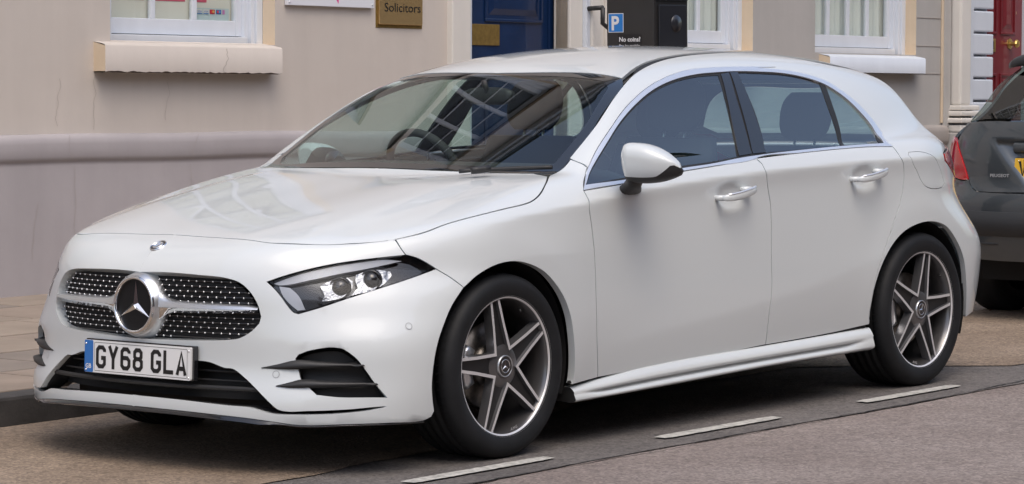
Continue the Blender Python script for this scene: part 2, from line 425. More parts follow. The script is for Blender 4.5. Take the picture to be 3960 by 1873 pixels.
# ------------------------------------------------------------------ the white hatchback: traced outlines, laid on the skin
ZM = dict(A=(100, 800, .7391), B=(900, 900, .7391), C=(1600, 900, .7392), D=(3200, 800, .6569), E=(0, 0, .8212), F=(1000, 100, .6568), G=(2100, 100, .6569), H=(2700, 100, .6569), J=(2700, 0, .4926), K=(3300, 400, .739), L=(2200, 700, .739), M=(0, 1100, .4926), d=(0, 0, 1.5379))
def zp(s):
    """'A 10,20 30,40 B 5,6' -> photo pixels"""
    out = []; k = None
    for w in s.split():
        if ',' in w: a, b = w.split(','); o = ZM[k]; out.append((o[0]+float(a)*o[2], o[1]+float(b)*o[2]))
        else: k = w
    return np.array(out)
def Foff(d): return lambda P: F(P)+d
def tr(s, off=0.0):
    p = hit_px(zp(s), Foff(off) if off else F)
    if np.isnan(p).any(): print('MISS', s, np.where(np.isnan(p).any(1))[0])
    return p[~np.isnan(p).any(1)]
def onF(pts, d, s=(-.3, .3), Fn=None):
    """drop 3D guesses on the skin along direction d"""
    P = np.atleast_2d(np.array(pts, float)); d = np.array(d, float); d /= np.linalg.norm(d)
    return cast(Fn or F, P, np.tile(d, (len(P), 1)), s[0], s[1], 120)
car = thing('hatchback_car', label='white five door hatchback parked at the kerb, filling the picture', cat='car')
body = None
# --- shared lines
hoodA = tr('B 200,55 380,62 640,58 800,46 1000,0 F 1100,1170 1300,1115 1450,1078 1600,1038 1650,1000 1690,930 1703,888')
hoodA = hoodA[hoodA[:, 1] < -.42]
HF = np.array([(x, y, z) for x, y, z in onF([(-.712, 0, 1.0), (-.716, -.14, 1.0), (-.722, -.27, 1.0), (-.722, -.38, 1.0)], (0, 0, -1), (-.1, .5))])
hood_line = np.vstack([HF, hoodA])
wsb = np.vstack([onF([(.338, 0, 1.2), (.342, -.12, 1.2), (.352, -.25, 1.2), (.378, -.40, 1.2)], (0, 0, -1), (-.1, .5)), onF([(.418, -.56, 1.2), (.452, -.655, 1.2)], (0, 0, -1), (-.1, .5))])
cowl = wsb.copy(); cowl[:, 0] -= .008
hood = panel(np.vstack([hood_line, cowl[::-1]]), 'T', .028, gap=.0022, keep_y0=True)
pobj('bonnet', hood, PAINT, car, both=True)
# lamp, grille, intakes
lampT = tr('B 180,258 300,218 500,170 700,140 905,118'); lampTip = tr('B 960,133 1010,158 1062,190')
lampB = tr('B 1062,190 950,232 800,282 600,345 450,395 345,425 320,418 290,385 250,330 215,290 180,258')
# front bumper
gril = tr('A 700,692 900,697 1050,695 1120,685 1180,650 1220,610 1229,575 1210,510 1170,445 1120,400 1060,378 900,358 700,343')
def mid(zs, d=(1, 0, 0), x0=-1.4): return onF([(x0, 0, z) for z in zs], d, (0, 1.2))
nose = np.array([(x, 0, S_hood(x)) for x in (-.745, -.80, -.845)]); nose = onF(nose+np.array([0, 0, .15]), (0, 0, -1), (-.1, .4))
liptop = np.vstack([mid([.252]), onF([(-1.4, -.2, .250)], (1, 0, 0), (0, .9)), tr('A 1050,1037 1170,1048 B 150,932 200,945 270,950 500,948 700,930 800,911')])
intup = np.vstack([tr('B 600,928 400,936 262,936 230,925 200,900 160,860 110,808 60,760 0,715'), tr('A 1040,845 960,815 890,806'), onF([(-1.4, -.15, .386)], (1, 0, 0), (0, .8)), mid([.386])])
lipbot = np.vstack([mid([.213]), onF([(-1.4, -.15, .212)], (1, 0, 0), (0, .9)), tr('A 1000,1090 B 70,972 220,993 350,1010 600,1005 800,998 1000,985 1040,965 1055,935')])
arcL = tr('C 100,870 97,800 105,700 122,600 147,515 200,385 262,288')
front_edge = np.vstack([tr('B 850,38 880,85')])
bump_out = np.vstack([HF, hoodA[hoodA[:, 0] < -.47], front_edge, lampT[::-1], lampB[::-1][1:], tr('B 1130,230'), arcL[::-1], lipbot[::-1], mid([.232]), liptop, intup, mid([.415, .443]), gril, mid([.667, .685]), nose[::-1]])
sint = tr('B 330,660 345,640 400,620 560,607 600,625 650,665 700,730 750,800 805,862 560,860 440,848 400,810 360,770 345,715 332,680')
bq = panel(bump_out, 'Q', .020, [sint], gap=.0015, keep_y0=True, depth=.022, step=.010)
pb = pobj('front_bumper', bq, PAINT, car, both=True)
def wall(mb, out3, d0, d1, m, both=True, closed=True):
    P = smooth_poly(out3, .012, closed=closed); N = grad(F, P)
    for sg in ((1, -1) if both else (1,)):
        S = np.array([1, sg, 1.]); V = np.vstack([(P-N*d0)*S, (P-N*d1)*S]); n = len(P)
        mb.add(V, [(i, (i+1) % n, (i+1) % n+n, i+n) for i in range(n if closed else n-1)], m, smooth=True)
def half_panel(s3, fr, off=0, res=.03, **k): return panel(s3, fr, res, Fn=Foff(off) if off else F, **k)
# dark depths of the intakes
mb = MB()
low = np.vstack([liptop, intup]); wall(mb, low, .018, .075, BLACKPL, closed=False)
Y = np.linspace(-.66, .66, 60); mb.grid(np.stack([onF([(-1.4, y, z) for y in Y], (1, 0, 0), (0, 1.3), Foff(.075)) for z in np.linspace(.195, .42, 9)]), DARKPL); mb.build('intake_duct', pb); mb = MB()
wall(mb, sint, .018, .055, BLACKPL); add_panel(mb, half_panel(sint, 'Q', .045, .03, depth=0), BLACKPL, both=True); mb.build('side_duct', pb); mb = MB()
wall(mb, np.vstack([mid([.443]), gril, mid([.667])]), .016, .07, PAINT, closed=False)
add_panel(mb, half_panel(np.vstack([mid([.443]), gril, mid([.667])]), 'Q', .055, .03, keep_y0=True, depth=0), DARKPL, both=True)
mb.build('grille_duct', pb)
# mesh bars in the lower intake
mb = MB()
for z in (.285, .315, .345):
    for sg in (1, -1):
        Y = np.linspace(0, .47, 20); P = onF([(-1.4, -y, z) for y in Y], (1, 0, 0), (0, 1.2), Foff(.035)); P = P*np.array([1, sg, 1]); mb.tube(P, .004, BLACKPL, 5)
P = onF([(-1.4, y, .292) for y in np.linspace(-.5, .5, 30)], (1, 0, 0), (0, 1.2), Foff(.02)); mb.tube(P, .009, BLACKPL, 6)
mb.build('intake_bars', pb)
# blades across the side intakes
for sg in (1, -1):
    mb = MB()
    for top, bot in (('B 150,706 240,688 330,668 450,676 600,685 682,690', 'B 152,710 300,716 450,708 600,700 690,695'), ('B 226,801 290,786 360,769 480,777 620,783 752,787', 'B 228,806 300,813 450,810 620,804 758,797')):
        a = smooth_poly(tr(top), .015, closed=False); b = smooth_poly(tr(bot), .015, closed=False); n = 26
        ra = np.array([a[int(i)] for i in np.linspace(0, len(a)-1, n)]); rb = np.array([b[int(i)] for i in np.linspace(0, len(b)-1, n)])
        Na = grad(F, ra); t = np.sin(np.linspace(.12, 1, n)*math.pi/2)[:, None]
        S = np.array([1, sg, 1.]); rows = [ra-Na*.03, ra+Na*.004*t, ra*.45+rb*.55+Na*.016*t, rb+Na*.012*t, rb-Na*.03]
        mb.grid(np.stack(rows, 0)*S, BLACKPL, flip=(sg > 0))
    mb.build('intake_blade', pb)
# lower lip strip
mb = MB(); P = smooth_poly(lipbot[:9], .02, closed=False); N = grad(F, P)
for sg in (1, -1):
    S = np.array([1, sg, 1.]); w = np.clip((.62-np.abs(P[:, 1]))/.1, .15, 1)[:, None]
    rows = [P+N*.001, P+N*.010*w-np.array([0, 0, .006]), P+N*.012*w-np.array([0, 0, .012])*w, P-N*.01-np.array([0, 0, .018])*w, P-N*.10-np.array([0, 0, .014])]
    mb.grid(np.stack(rows[:3])*S, BLACKGL, flip=sg > 0); mb.grid(np.stack(rows[2:4])*S, CHROME, flip=sg > 0); mb.grid(np.stack(rows[3:])*S, BLACKPL, flip=sg > 0)
mb.build('splitter_strip', pb)
# parking sensors
SENS = mat('sensor_ring', (.38, .39, .40), .4)
for s in ('B 921,490', 'B 227,742'):
    p = tr(s)
    for sg in (1, -1):
        mb = MB(); n = grad(F, p)[0]*np.array([1, sg, 1]); c = p[0]*np.array([1, sg, 1])
        mb.lathe([(.0, .0006), (.0095, .0006)], PAINT, c, n, 20, smooth=False); mb.lathe([(.0105, .0010), (.0125, .0010)], SENS, c, n, 20, smooth=False); mb.build('parking_sensor', pb)
# ---- radiator grille
gout = np.vstack([mid([.449]), gril*np.array([1, .985, 1])+0, mid([.661])])
g = thing('grille', (0, 0, 0)); g.parent = car
mb = MB(); gp = half_panel(gout, 'Q', .030, .03, keep_y0=True, depth=0); add_panel(mb, gp, DARKPL, both=True)
g2 = smooth_poly(gout, .02)[:, 1:]; K = 0
fr_poly = np.stack([-g2[:, 0], g2[:, 1]], 1)
for r in range(13):
    z = .456+r*.0172; c0 = abs(z-.556)
    P = onF([(-1.4, y, z) for y in np.linspace(-.49, .49, 45)], (1, 0, 0), (0, 1.2), Foff(.026)); Q = np.abs(P[:, 1]); ok = inpoly(np.stack([Q, P[:, 2]], 1), fr_poly)
    if ok.sum() > 2: mb.tube(P[ok], .0028, BLACKGL, 5)
tip = []
for r in range(13):
    z = .456+r*.0172
    for i in range(-15, 16):
        y = (i+.5*(r % 2))*.0330
        y += 0
        if abs(z-.557) < .017 or math.hypot(y, z-.557) < .115: continue
        if not inpoly(np.array([[abs(y), z]]), inset(fr_poly, .010))[0]: continue
        tip.append((y, z))
P = onF([(-1.4, y, z) for y, z in tip], (1, 0, 0), (0, 1.2), Foff(.020)); N = grad(F, P)
for p, n in zip(P, N): mb.lathe([(0, .003), (.0026, .0022), (.0038, -.001), (.0018, -.007)], CHROME, p, n, 8)
mb.build('grille_mesh', g)
def star3(mb, R, m, O, ex, ey, ez, h=.012, w=.135):
    """three-pointed star, ridge raised along ez"""
    O, ex, ey, ez = [np.array(a, float) for a in (O, ex, ey, ez)]
    for k in range(3):
        a = math.pi/2+k*2*math.pi/3; d = ex*math.cos(a)+ey*math.sin(a)
        l = ex*math.cos(a+math.pi/3)+ey*math.sin(a+math.pi/3); r = ex*math.cos(a-math.pi/3)+ey*math.sin(a-math.pi/3)
        v = [O+ez*h, O+d*R+ez*h*.15, O+l*R*w, O+r*R*w]
        mb.add(v, [(0, 1, 2), (0, 3, 1)], m)
        mb.add([v[1], v[2], v[3], v[1]-ez*h, v[2]-ez*h, v[3]-ez*h], [(0, 1, 4, 3), (0, 3, 5, 2)], m)
# silver wing and badge
BDG = mat('badge_black', (.010, .010, .011), .3, spec=.25)
X0 = np.array([-.896, 0, .557])
for sg in (1, -1):
    mb = MB(); Y = np.linspace(.09, .487, 22); P = onF([(-1.4, -y, .557) for y in Y], (1, 0, 0), (0, 1.2), Foff(.012)); N = grad(F, P)
    t = (Y-.09)/.397; h = (.021*(1-t)+.013*t)*np.clip((1-t)/.06, .25, 1)**.5; h[:4] += np.array([.035, .018, .007, .002])
    Z = np.array([0, 0, 1.]); P = P+np.outer(.004*(1-t), (-1, 0, 0)); S = np.array([1, sg, 1.]); hh = h[:, None]
    rows = [P+Z*hh-N*.02, P+Z*hh*.98+N*.004, P+Z*hh*.55+N*.013, P-Z*hh*.05+N*.017]
    rw2 = [P-Z*hh*.05+N*.017, P-Z*hh*.12+N*.014, P-Z*hh*.95+N*.008, P-Z*hh-N*.02]
    mb.grid(np.stack(rows)*S, SATIN, flip=sg > 0); mb.grid(np.stack(rw2)*S, CHROME, flip=sg > 0); mb.build('grille_bar', g)
bd = thing('badge', (0, 0, 0)); bd.parent = g
mb = MB(); ax = (-1, 0, .05)
mb.lathe([(.118, -.045), (.114, -.02), (.106, .004), (.099, .012)], SATIN, X0, ax, 64); mb.lathe([(.099, .011), (.096, .0185), (.090, .020), (.0865, .014), (.086, .004)], CHROME, X0, ax, 64); o = mb.build('badge_ring', bd) if False else mb.build('badge', g)
bpy.data.objects.remove(bd)
mb = MB(); mb.lathe([(0, .004), (.087, .004)], BDG, X0, ax, 48, smooth=False); star3(mb, .084, CHROME, X0+np.array([-.005, 0, 0]), (0, -1, 0), (.05, 0, 1), (-1, 0, .05), .010, .16); mb.build('badge_star', o)
# small round emblem on the nose
p = tr('d 398,618'); n = grad(F, p)[0]; p = p[0]; ex = np.array([0, -1., 0]); ey = np.cross(n, ex)
mb = MB(); mb.lathe([(0, .002), (.017, .0025)], SATIN, p, n, 32); mb.lathe([(.017, .002), (.0175, .004), (.0195, .004), (.020, 0)], CHROME, p, n, 32)
mb.lathe([(.020, .001), (.0275, .001)], BLACKGL, p, n, 32); mb.lathe([(.0275, .001), (.028, .003), (.030, .003), (.031, -.001)], CHROME, p, n, 32); star3(mb, .018, CHROME, p+n*.002, ex, ey, n, .004, .2); mb.build('emblem', pb)
# ---- number plate
GL = {'G': [[(43, 57), (43, 63), (34, 72), (16, 72), (7, 63), (7, 16), (16, 7), (34, 7), (43, 16), (43, 36), (26, 36)]], 'Y': [[(6, 79), (25, 37), (25, 0)], [(44, 79), (25, 37)]],
 '6': [[(43, 58), (43, 63), (34, 72), (16, 72), (7, 63), (7, 16), (16, 7), (34, 7), (43, 16), (43, 33), (34, 42), (9, 42)]], '8': [[(16, 42), (9, 49), (9, 64), (17, 72), (33, 72), (41, 64), (41, 49), (34, 42), (43, 33), (43, 16), (34, 7), (16, 7), (7, 16), (7, 33), (16, 42), (34, 42)]],
 'L': [[(7, 79), (7, 7), (48, 7)]], 'A': [[(6, 0), (25, 76), (44, 0)], [(12, 22), (38, 22)]], 'V': [[(6, 79), (25, 4), (44, 79)]], 'K': [[(7, 0), (7, 79)], [(43, 79), (9, 38)], [(20, 48), (44, 0)]]}
def ribbon(mb, pts, w, m, T, lift):
    """flat mitred stroke; T maps 2D+height to 3D"""
    p = [np.array(q, float) for q in pts]; L = []; R = []
    for i in range(len(p)):
        a = p[i]-p[i-1] if i else p[1]-p[0]; b = p[i+1]-p[i] if i < len(p)-1 else p[i]-p[i-1]
        a = a/np.linalg.norm(a); b = b/np.linalg.norm(b); na = np.array([-a[1], a[0]]); nb = np.array([-b[1], b[0]]); q = na+nb; q /= max(np.dot(q, q)/2, .5)
        L.append(T(p[i]+q*w/2, lift)); R.append(T(p[i]-q*w/2, lift))
    n = len(p); mb.add(L+R, [(i+n, i+1+n, i+1, i) for i in range(n-1)], m)
PLW = mat('plate_white', (.82, .83, .83), .35, coat=.5); PLY = mat('plate_yellow', (.78, .46, .03), .35, coat=.5); PLB = mat('plate_blue', (.02, .16, .50), .35, coat=.5); INK = mat('black_ink', (.012, .012, .013), .35)
WINK = mat('white_ink', (.75, .75, .76), .4)
def number_plate(parent, O, ex, ey, ez, txt, base, band=None, name='number_plate', wdt=.52):
    """O centre; ex reading direction, ey up, ez out"""
    O, ex, ey, ez = [np.array(a, float) for a in (O, ex, ey, ez)]
    def T(q, l=0): return O+ex*(q[0]-wdt*500)/1000+ey*(q[1]-55.5)/1000+ez*l
    def rr(x0, x1, y0, y1, r=6):
        o = []
        for cx, cy, a0 in ((x1-r, y0+r, -90), (x1-r, y1-r, 0), (x0+r, y1-r, 90), (x0+r, y0+r, 180)):
            for k in range(4): a = math.radians(a0+30*k); o.append((cx+r*math.cos(a), cy+r*math.sin(a)))
        return o
    W = wdt*1000; mb = MB(); P = rr(0, W, 0, 111); n = len(P)
    mb.add([T(q, .004) for q in P]+[T(q, -.004) for q in P], [tuple(range(n))]+[((i+1) % n, i, i+n, (i+1) % n+n) for i in range(n)], base)
    P = rr(0, W+9, -1, 116); n = len(P); mb.add([T(q, -.004) for q in P]+[T(q, -.022) for q in P], [tuple(range(n))]+[((i+1) % n, i, i+n, (i+1) % n+n) for i in range(n)], BLACKGL)
    o = mb.build(name, parent); x = 24
    if band:
        mb = MB(); P = rr(.5, 44, .5, 110.5, 5); mb.add([T(q, .0045) for q in P], [tuple(range(len(P)))], band); mb.text('GB', .022, WINK, T((6, 14), .005), ex, ey, bold=.0006); mb.build('country_band', o); x = 58
    mb = MB()
    for j, ch in enumerate(txt):
        if ch == ' ': x += 27; continue
        for i, st in enumerate(GL[ch]): ribbon(mb, [(a+x, b+16) for a, b in st], 14, INK, T, .0050+.0002*i)
        x += 61
    fr = rr(50, W-16, 7, 104, 5); ribbon(mb, fr[13:]+fr[:13], 1.4, INK, T, .0048); mb.build('lettering', o)
    for q in ((22 if not band else 8, 98), (W-9, 98), (22 if not band else 8, 8), (W-9, 8)): mb = MB(); mb.lathe([(0, .0075), (.0028, .0065), (.0036, .0045)], CHROME, T(q, 0), ez, 10); mb.build('screw', o)
    return o
number_plate(pb, (-.901, -.005, .3703), (0, -1, 0), (.043, 0, 1), (-1, 0, .043), 'GY68 GLA', PLW, PLB)
# ---- headlights
lamp = np.vstack([lampT[:-1], tr('B 905,118'), lampTip, lampB[1:-1]])
el1 = tr('B 215,268 330,226 500,184 640,160 800,143 885,150 700,190 560,216 420,246 245,276', .018)
el2 = tr('B 243,282 300,290 345,332 380,405 340,408 300,375 262,330', .022)
ch1 = tr('B 458,282 500,258 600,236 628,255 625,290 590,330 540,350 465,362 482,330', .03)
ch2 = tr('B 645,222 700,203 760,195 825,205 832,225 800,262 740,300 620,330 655,290 642,250', .03)
LG = mat('light_guide', (.40, .42, .46), .25, coat=1.0); CHR2 = mat('lamp_reflector', (.34, .35, .37), .25, metal=1, bump=(35, .6, .01))
def Lp(p3, off, m, lift=0): mb = MB(); add_panel(mb, half_panel(p3, 'Q', off, .012, depth=.02, step=.006), m, 1); return mb
for sg in (1, -1):
    h = thing('headlight'); h.parent = car
    mb = MB(); q = half_panel(lamp, 'Q', .05, .03, depth=0); add_panel(mb, q, BLACKGL, sg); wl = MB()
    P = smooth_poly(lamp, .012); N = grad(F, P); S = np.array([1, sg, 1.]); n = len(P); mb.add(np.vstack([P*S-N*S*.001, (P-N*.055)*S]), [(i, (i+1) % n, (i+1) % n+n, i+n) for i in range(n)], BLACKGL, smooth=True); mb.build('housing', h)
    pobj('lens', panel(lamp, 'Q', .02, gap=.004, depth=0, step=.008), LENS, h, sg)
    for nm, e, of, m in (('light_strip', el1, .018, LG), ('light_strip', el2, .022, LG), ('reflector', ch1, .03, CHR2), ('reflector', ch2, .03, CHR2)):
        pobj(nm, half_panel(e, 'Q', of, .012, depth=.02, step=.006), m, h, sg)
    for s in ('B 560,290', 'B 722,250'):
        c = hit_px(zp(s), Foff(.028))[0]*S; mb = MB(); ax = np.array([-.85, -.45*sg, .0])
        mb.lathe([(.036, -.02), (.036, .004), (.032, .006), (.029, -.004)], BLACKGL, c, ax, 32); mb.lathe([(.030, -.004), (.024, .010), (.013, .018), (0, .021)], BLACKGL, c, ax, 32); mb.build('projector', h)
# ---- fender, doors, body side, roof, glass
shut1 = tr('G 240,972 265,1020 273,1080 285,1170 d 1495,640 1499,750 1501,850 1503,950')
archf = tr('C 262,290 340,221 430,172 520,153 600,165 680,205 740,268 790,350 820,440 835,540 841,640 838,740 832,786')
lowf = tr('d 1437,969 1503,952')
cowlc = tr('F 1835,785 1790,838 1745,868 1712,882')
Afoot = tr('G 237,968 240,925 250,880 262,833 F 1925,828 1880,803 1837,786')
hback = hood_line[::-1]; hback = hback[hback[:, 0] > -.50]
fen = np.vstack([tr('B 880,85 905,118 960,133 1010,158 1062,190 1130,230'), archf, lowf[:1], shut1[::-1], Afoot[1:], cowlc, hback[1:], tr('B 850,38')])
fp = panel(fen, 'P', .014, gap=.0024, depth=.028)
chr_b = tr('G 237,968 490,925'); chr_b = np.vstack([chr_b, tr('G 800,859 1000,826 1256,780 H 345,778 600,748 860,722 1000,712 1143,710')])
BC = tr('H 337,778')[0]
fd = np.vstack([chr_b[:5], tr('H 337,779'), tr('H 375,812 398,860 409,940 424,1040 430,1130 d 1940,650 1941,720 1934,790 1925,868'), tr('L 600,945 300,1002'), shut1[::-1][:-1]])
fdp = panel(fd, 'S', .0125, gap=.0030)
shut3 = tr('H 1195,782 1210,820 1212,880 1207,950 1190,1040 1160,1130 1130,1218 D 405,60 370,160 330,270 290,400 265,520 247,630 245,694')
rd = np.vstack([tr('H 337,779'), chr_b[-4:], shut3, tr('d 2100,836 2000,855 1925,868'), tr('H 430,1218')[:0], tr('d 1934,790 1941,720 1940,650 H 430,1130 424,1040 409,940 398,860 375,812')])
rdp = panel(rd, 'S', .0125, gap=.0024)
dlo_o = tr('G 250,880 310,742 400,602 480,490 600,375 720,305 850,262 1000,247 1090,243 1370,243 H 340,249 500,262 640,288 760,330 860,395 950,470 1030,560 1080,630 1112,690 1143,710')
archr = tr('D 245,690 258,560 300,400 350,282 430,167 520,107 620,88 700,117 760,200 800,300 815,420 817,540 812,650')
edge_r = tr('K 470,262 478,300 512,350 543,384')
strip_o = tr('G 155,780 300,600 420,420 515,305 600,245 700,205 820,180 1000,163 1200,160 1370,161 H 450,160 560,172')
SR = onF([(2.55, -.555, 1.7), (2.80, -.53, 1.7), (2.98, -.50, 1.7)], (0, 0, -1), (0, .8))
CPL = np.array([(3.03, -1.2, 1.215), (3.10, -1.2, 1.13), (3.17, -1.2, 1.05), (3.205, -1.2, 1.0)]); CPt = onF(CPL, (0, 1, 0), (0, .9)); 
low_r = onF([(3.262, -1.2, .80), (3.275, -1.2, .70), (3.30, -1.2, .58), (3.31, -1.2, .46), (3.30, -1.2, .34), (3.285, -1.2, .27)], (0, 1, 0), (0, .9))
side_o = np.vstack([Afoot[3:][::-1][:0], Afoot[3:-1][::-1][:0], tr('F 1880,803 G 262,833'), dlo_o, tr('H 1195,782'), shut3[1:], archr[1:], low_r[::-1], edge_r[::-1], CPt[::-1], SR[::-1], strip_o[::-1]])
flap = tr('H 1240,745 1300,742 1350,752 1390,775 1430,860 1450,930 1438,948 1345,948 1318,920 1290,860 1262,800 1238,760')
sp = panel(side_o, 'P', .018, [flap], gap=.0016, depth=.022)
flp = panel(flap, 'P', .012, gap=.0008)
strip_i = strip_o+np.array([0, .030, 0]); SRi = SR+np.array([0, .026, 0]); strip_i[:4] = strip_o[:4]
stp = panel(np.vstack([strip_o[3:], SR, SRi[::-1], onF(strip_i[3:]+np.array([0, 0, .3]), (0, 0, -1), (-.1, .6))[::-1]]), 'T', .02, gap=.001, Fn=Foff(.005), depth=.01)
hdr = np.vstack([onF([(1.030, 0, 1.7), (1.036, -.13, 1.7), (1.052, -.27, 1.7), (1.075, -.42, 1.7)], (0, 0, -1), (0, .8)), tr('F 2140,309')])
roof_o = np.vstack([hdr, onF(strip_i[4:]+np.array([0, 0, .3]), (0, 0, -1), (-.1, .6)), SRi, onF([(3.03, -.40, 1.7), (3.06, -.2, 1.7), (3.07, 0, 1.7)], (0, 0, -1), (0, .9))])
rp = panel(roof_o, 'T', .035, gap=.001, keep_y0=True)
bs = pobj('body_side', sp, PAINT, car, 1); bs2 = pobj('body_side', sp, PAINT, car, -1)
for sg, b in ((1, bs), (-1, bs2)): pobj('fuel_flap', flp, PAINT, b, sg)
for sg in (1, -1): pobj('front_wing', fp, PAINT, car, sg)
roof = pobj('roof', rp, PAINT, car, both=True); 
for sg in (1, -1): pobj('roof_moulding', stp, RUBBER, roof, sg)
LIN = mat('headliner', (.16, .155, .15), .85)
lq = panel(roof_o, 'T', .06, keep_y0=True, depth=0); pobj('headliner', lq, LIN, roof, both=True, lift=-.03)
# windscreen
ws_o = np.vstack([wsb[:-1], tr('F 1700,878 1745,865 1790,836 1835,783 1960,640 G 300,598 420,418 470,352'), hdr[::-1]])
ws_i = np.vstack([onF(wsb[:4]+np.array([.035, 0, .35]), (0, 0, -1), (-.1, .6)), tr('F 1500,845 1650,840 1740,810 1830,705 1930,570 2010,440 2058,365 2030,325 1960,312'), onF([(1.03-.012, -.2, 1.7), (1.02-.012, 0, 1.7)], (0, 0, -1), (0, .8))])
FRIT = mat('glass_border', (.010, .011, .012), .06, coat=1.0)
ring = panel(ws_o, 'W', .03, keep_y0=True, depth=0, gap=.001); gi = panel(ws_i, 'W', .03, keep_y0=True, depth=0)
# the black border is a ring: outer half polygon minus inner half polygon
ringp = np.vstack([ws_o, onF(np.array([[1.6, 0, 1.7]]), (0, 0, -1), (0, .9))[:0]])
mbw = MB(); half_ring = np.vstack([ws_o, ws_i[::-1]]); rg = panel(half_ring, 'W', .02, keep_y0=True, depth=0)
wsn = thing('windscreen'); wsn.parent = car
pobj('glass', gi, GLASS_F, wsn, both=True, lift=-.003); pobj('border', rg, FRIT, wsn, both=True, lift=-.002)
# windows of the doors
gf = tr('G 260,934 300,832 380,702 450,592 540,487 650,392 770,332 900,300 1035,288 1075,420 1110,560 1140,700 1150,768 1000,797 800,826 500,888')
gr = tr('H 235,274 350,279 480,286 600,303 715,330 760,450 810,590 850,702 650,722 402,744 380,640 340,510 290,390')
gq = tr('H 750,344 830,392 920,472 1000,562 1050,632 1076,690 865,698 835,590 790,450')
pB1 = tr('G 1047,284 1093,275 1130,400 1175,550 1215,700 1230,752 1156,765 1120,600 1085,430')
pB2 = tr('G 1101,274 1146,272 1180,350 1240,500 1290,650 1313,744 1237,752 1200,600 1150,420')
inner_o = tr('G 249,938 300,812 380,680 450,570 540,466 650,375 770,318 900,286 1000,276 1150,268 H 340,270 500,280 640,308 745,346 850,412 940,495 1020,590 1070,660 1090,692 H 1000,698 860,708 600,733 345,764 G 1150,781 1000,812 800,843 500,905')
rim_o = inner_o
DT = dict(gap=0, depth=0)
tp = panel(np.vstack([Afoot[:1], dlo_o, chr_b[::-1][:-1]]), 'P', .03, [inner_o], Fn=Foff(-.002), depth=.008, step=.010)
rimp = panel(inner_o, 'P', .03, [gf, gr, gq], Fn=Foff(.004), depth=.006)
gp1, gp2, gp3 = [panel(g_, 'P', .035, Fn=Foff(.006), depth=0) for g_ in (gf, gr, gq)]
b1, b2 = [panel(g_, 'P', .03, Fn=Foff(.0), depth=.004) for g_ in (pB1, pB2)]
ALU = SATIN
def loft(mb, C, A, B, m, n=12, p=2.6, capends=True):
    """C centres, A and B half-axis vectors per station; superellipse sections"""
    V = []; 
    for c, a, b in zip(C, A, B):
        for k in range(n):
            t = 2*math.pi*k/n; ca, sa = math.cos(t), math.sin(t)
            V.append(np.array(c)+np.array(a)*(abs(ca)**(2/p)*np.sign(ca))+np.array(b)*(abs(sa)**(2/p)*np.sign(sa)))
    f = [(i*n+k, i*n+(k+1) % n, (i+1)*n+(k+1) % n, (i+1)*n+k) for i in range(len(C)-1) for k in range(n)]
    if capends: f += [tuple(range(n))[::-1], tuple((len(C)-1)*n+k for k in range(n))]
    mb.add(V, f, m, smooth=True)
def handle(parent, hx, hz, sg):
    mb = MB(); mt = MB(); base = onF([(hx, -1.3, hz)], (0, 1, 0), (0, .7))[0]; y0 = -S_plan(hx)-.012
    t = np.linspace(0, 1, 16); X = hx-.108+.216*t; Y = y0-.034*np.sin(np.pi*np.clip(t*1.0, 0, 1))**.45+.006*t; Zc = hz+.002+.014*t-.006*np.cos(t*3)
    hh = .0160-.004*(2*t-1)**2; hh[0] *= .55; hh[-1] *= .55
    C = np.stack([X, Y*sg, Zc], 1); loft(mb, C, [(0, .0095*sg, 0)]*16, [(0, 0, h) for h in hh], PAINT, 14)
    C2 = C[1:-1]+np.array([0, -.004*sg, .0130]); loft(mt, C2, [(0, .0055*sg, 0)]*14, [(0, .001*sg, .0034)]*14, STRIPM, 8)
    for e in (0, -1): c = C[e]+np.array([.012 if e == 0 else -.025, 0, 0]); loft(mb, [c, c+np.array([0, .05*sg, 0])], [(.014 if e == 0 else .022, 0, 0)]*2, [(0, 0, .011)]*2, PAINT, 10)
    o = mb.build('handle', parent); mt.build('handle_trim', parent); return o
for sg in (1, -1):
    d1 = pobj('front_door', fdp, PAINT, car, sg); d2 = pobj('rear_door', rdp, PAINT, car, sg)
    pobj('window', gp1, GLASS_S, d1, sg); pobj('pillar_cover', b1, BLACKGL, d1, sg); pobj('window', gp2, GLASS_S, d2, sg); pobj('quarter_window', gp3, GLASS_S, d2, sg); pobj('pillar_cover', b2, BLACKGL, d2, sg)
    b = bs if sg > 0 else bs2
    pobj('window_trim', tp, STRIPM, b, sg); pobj('window_seal', rimp, RUBBER, b, sg)
    handle(d1, 1.372, .852, sg); handle(d2, 2.297, .888, sg)
    # inner door cards and sills, dark
    pobj('door_card', fdp, DASHM, d1, sg, lift=-.05); pobj('door_card', rdp, DASHM, d2, sg, lift=-.05)
# dark tubes added deep in the shut lines to give the gaps their shade
for sg in (1, -1):
    S = np.array([1, sg, 1.])
    for ln, par, r in ((shut1, 'front_wing', .0075), (tr('H 338,785 375,812 398,860 409,940 424,1040 430,1130 d 1940,650 1941,720 1934,790 1925,866'), 'x', .005), (shut3, 'x', .005), (tr('L 18,1062 150,1031 600,946 1000,869 1560,765'), 'x', .009), (hoodA, 'x', .006), (tr('B 1062,190 1130,230 1200,288'), 'x', .004), (HF, 'x', .004)):
        P = smooth_poly(ln, .02, closed=False); N = grad(F, P); mb = MB(); mb.tube((P-N*(.0065+r))*S, r, DARKPL, 6); mb.build('gap_shade', car)
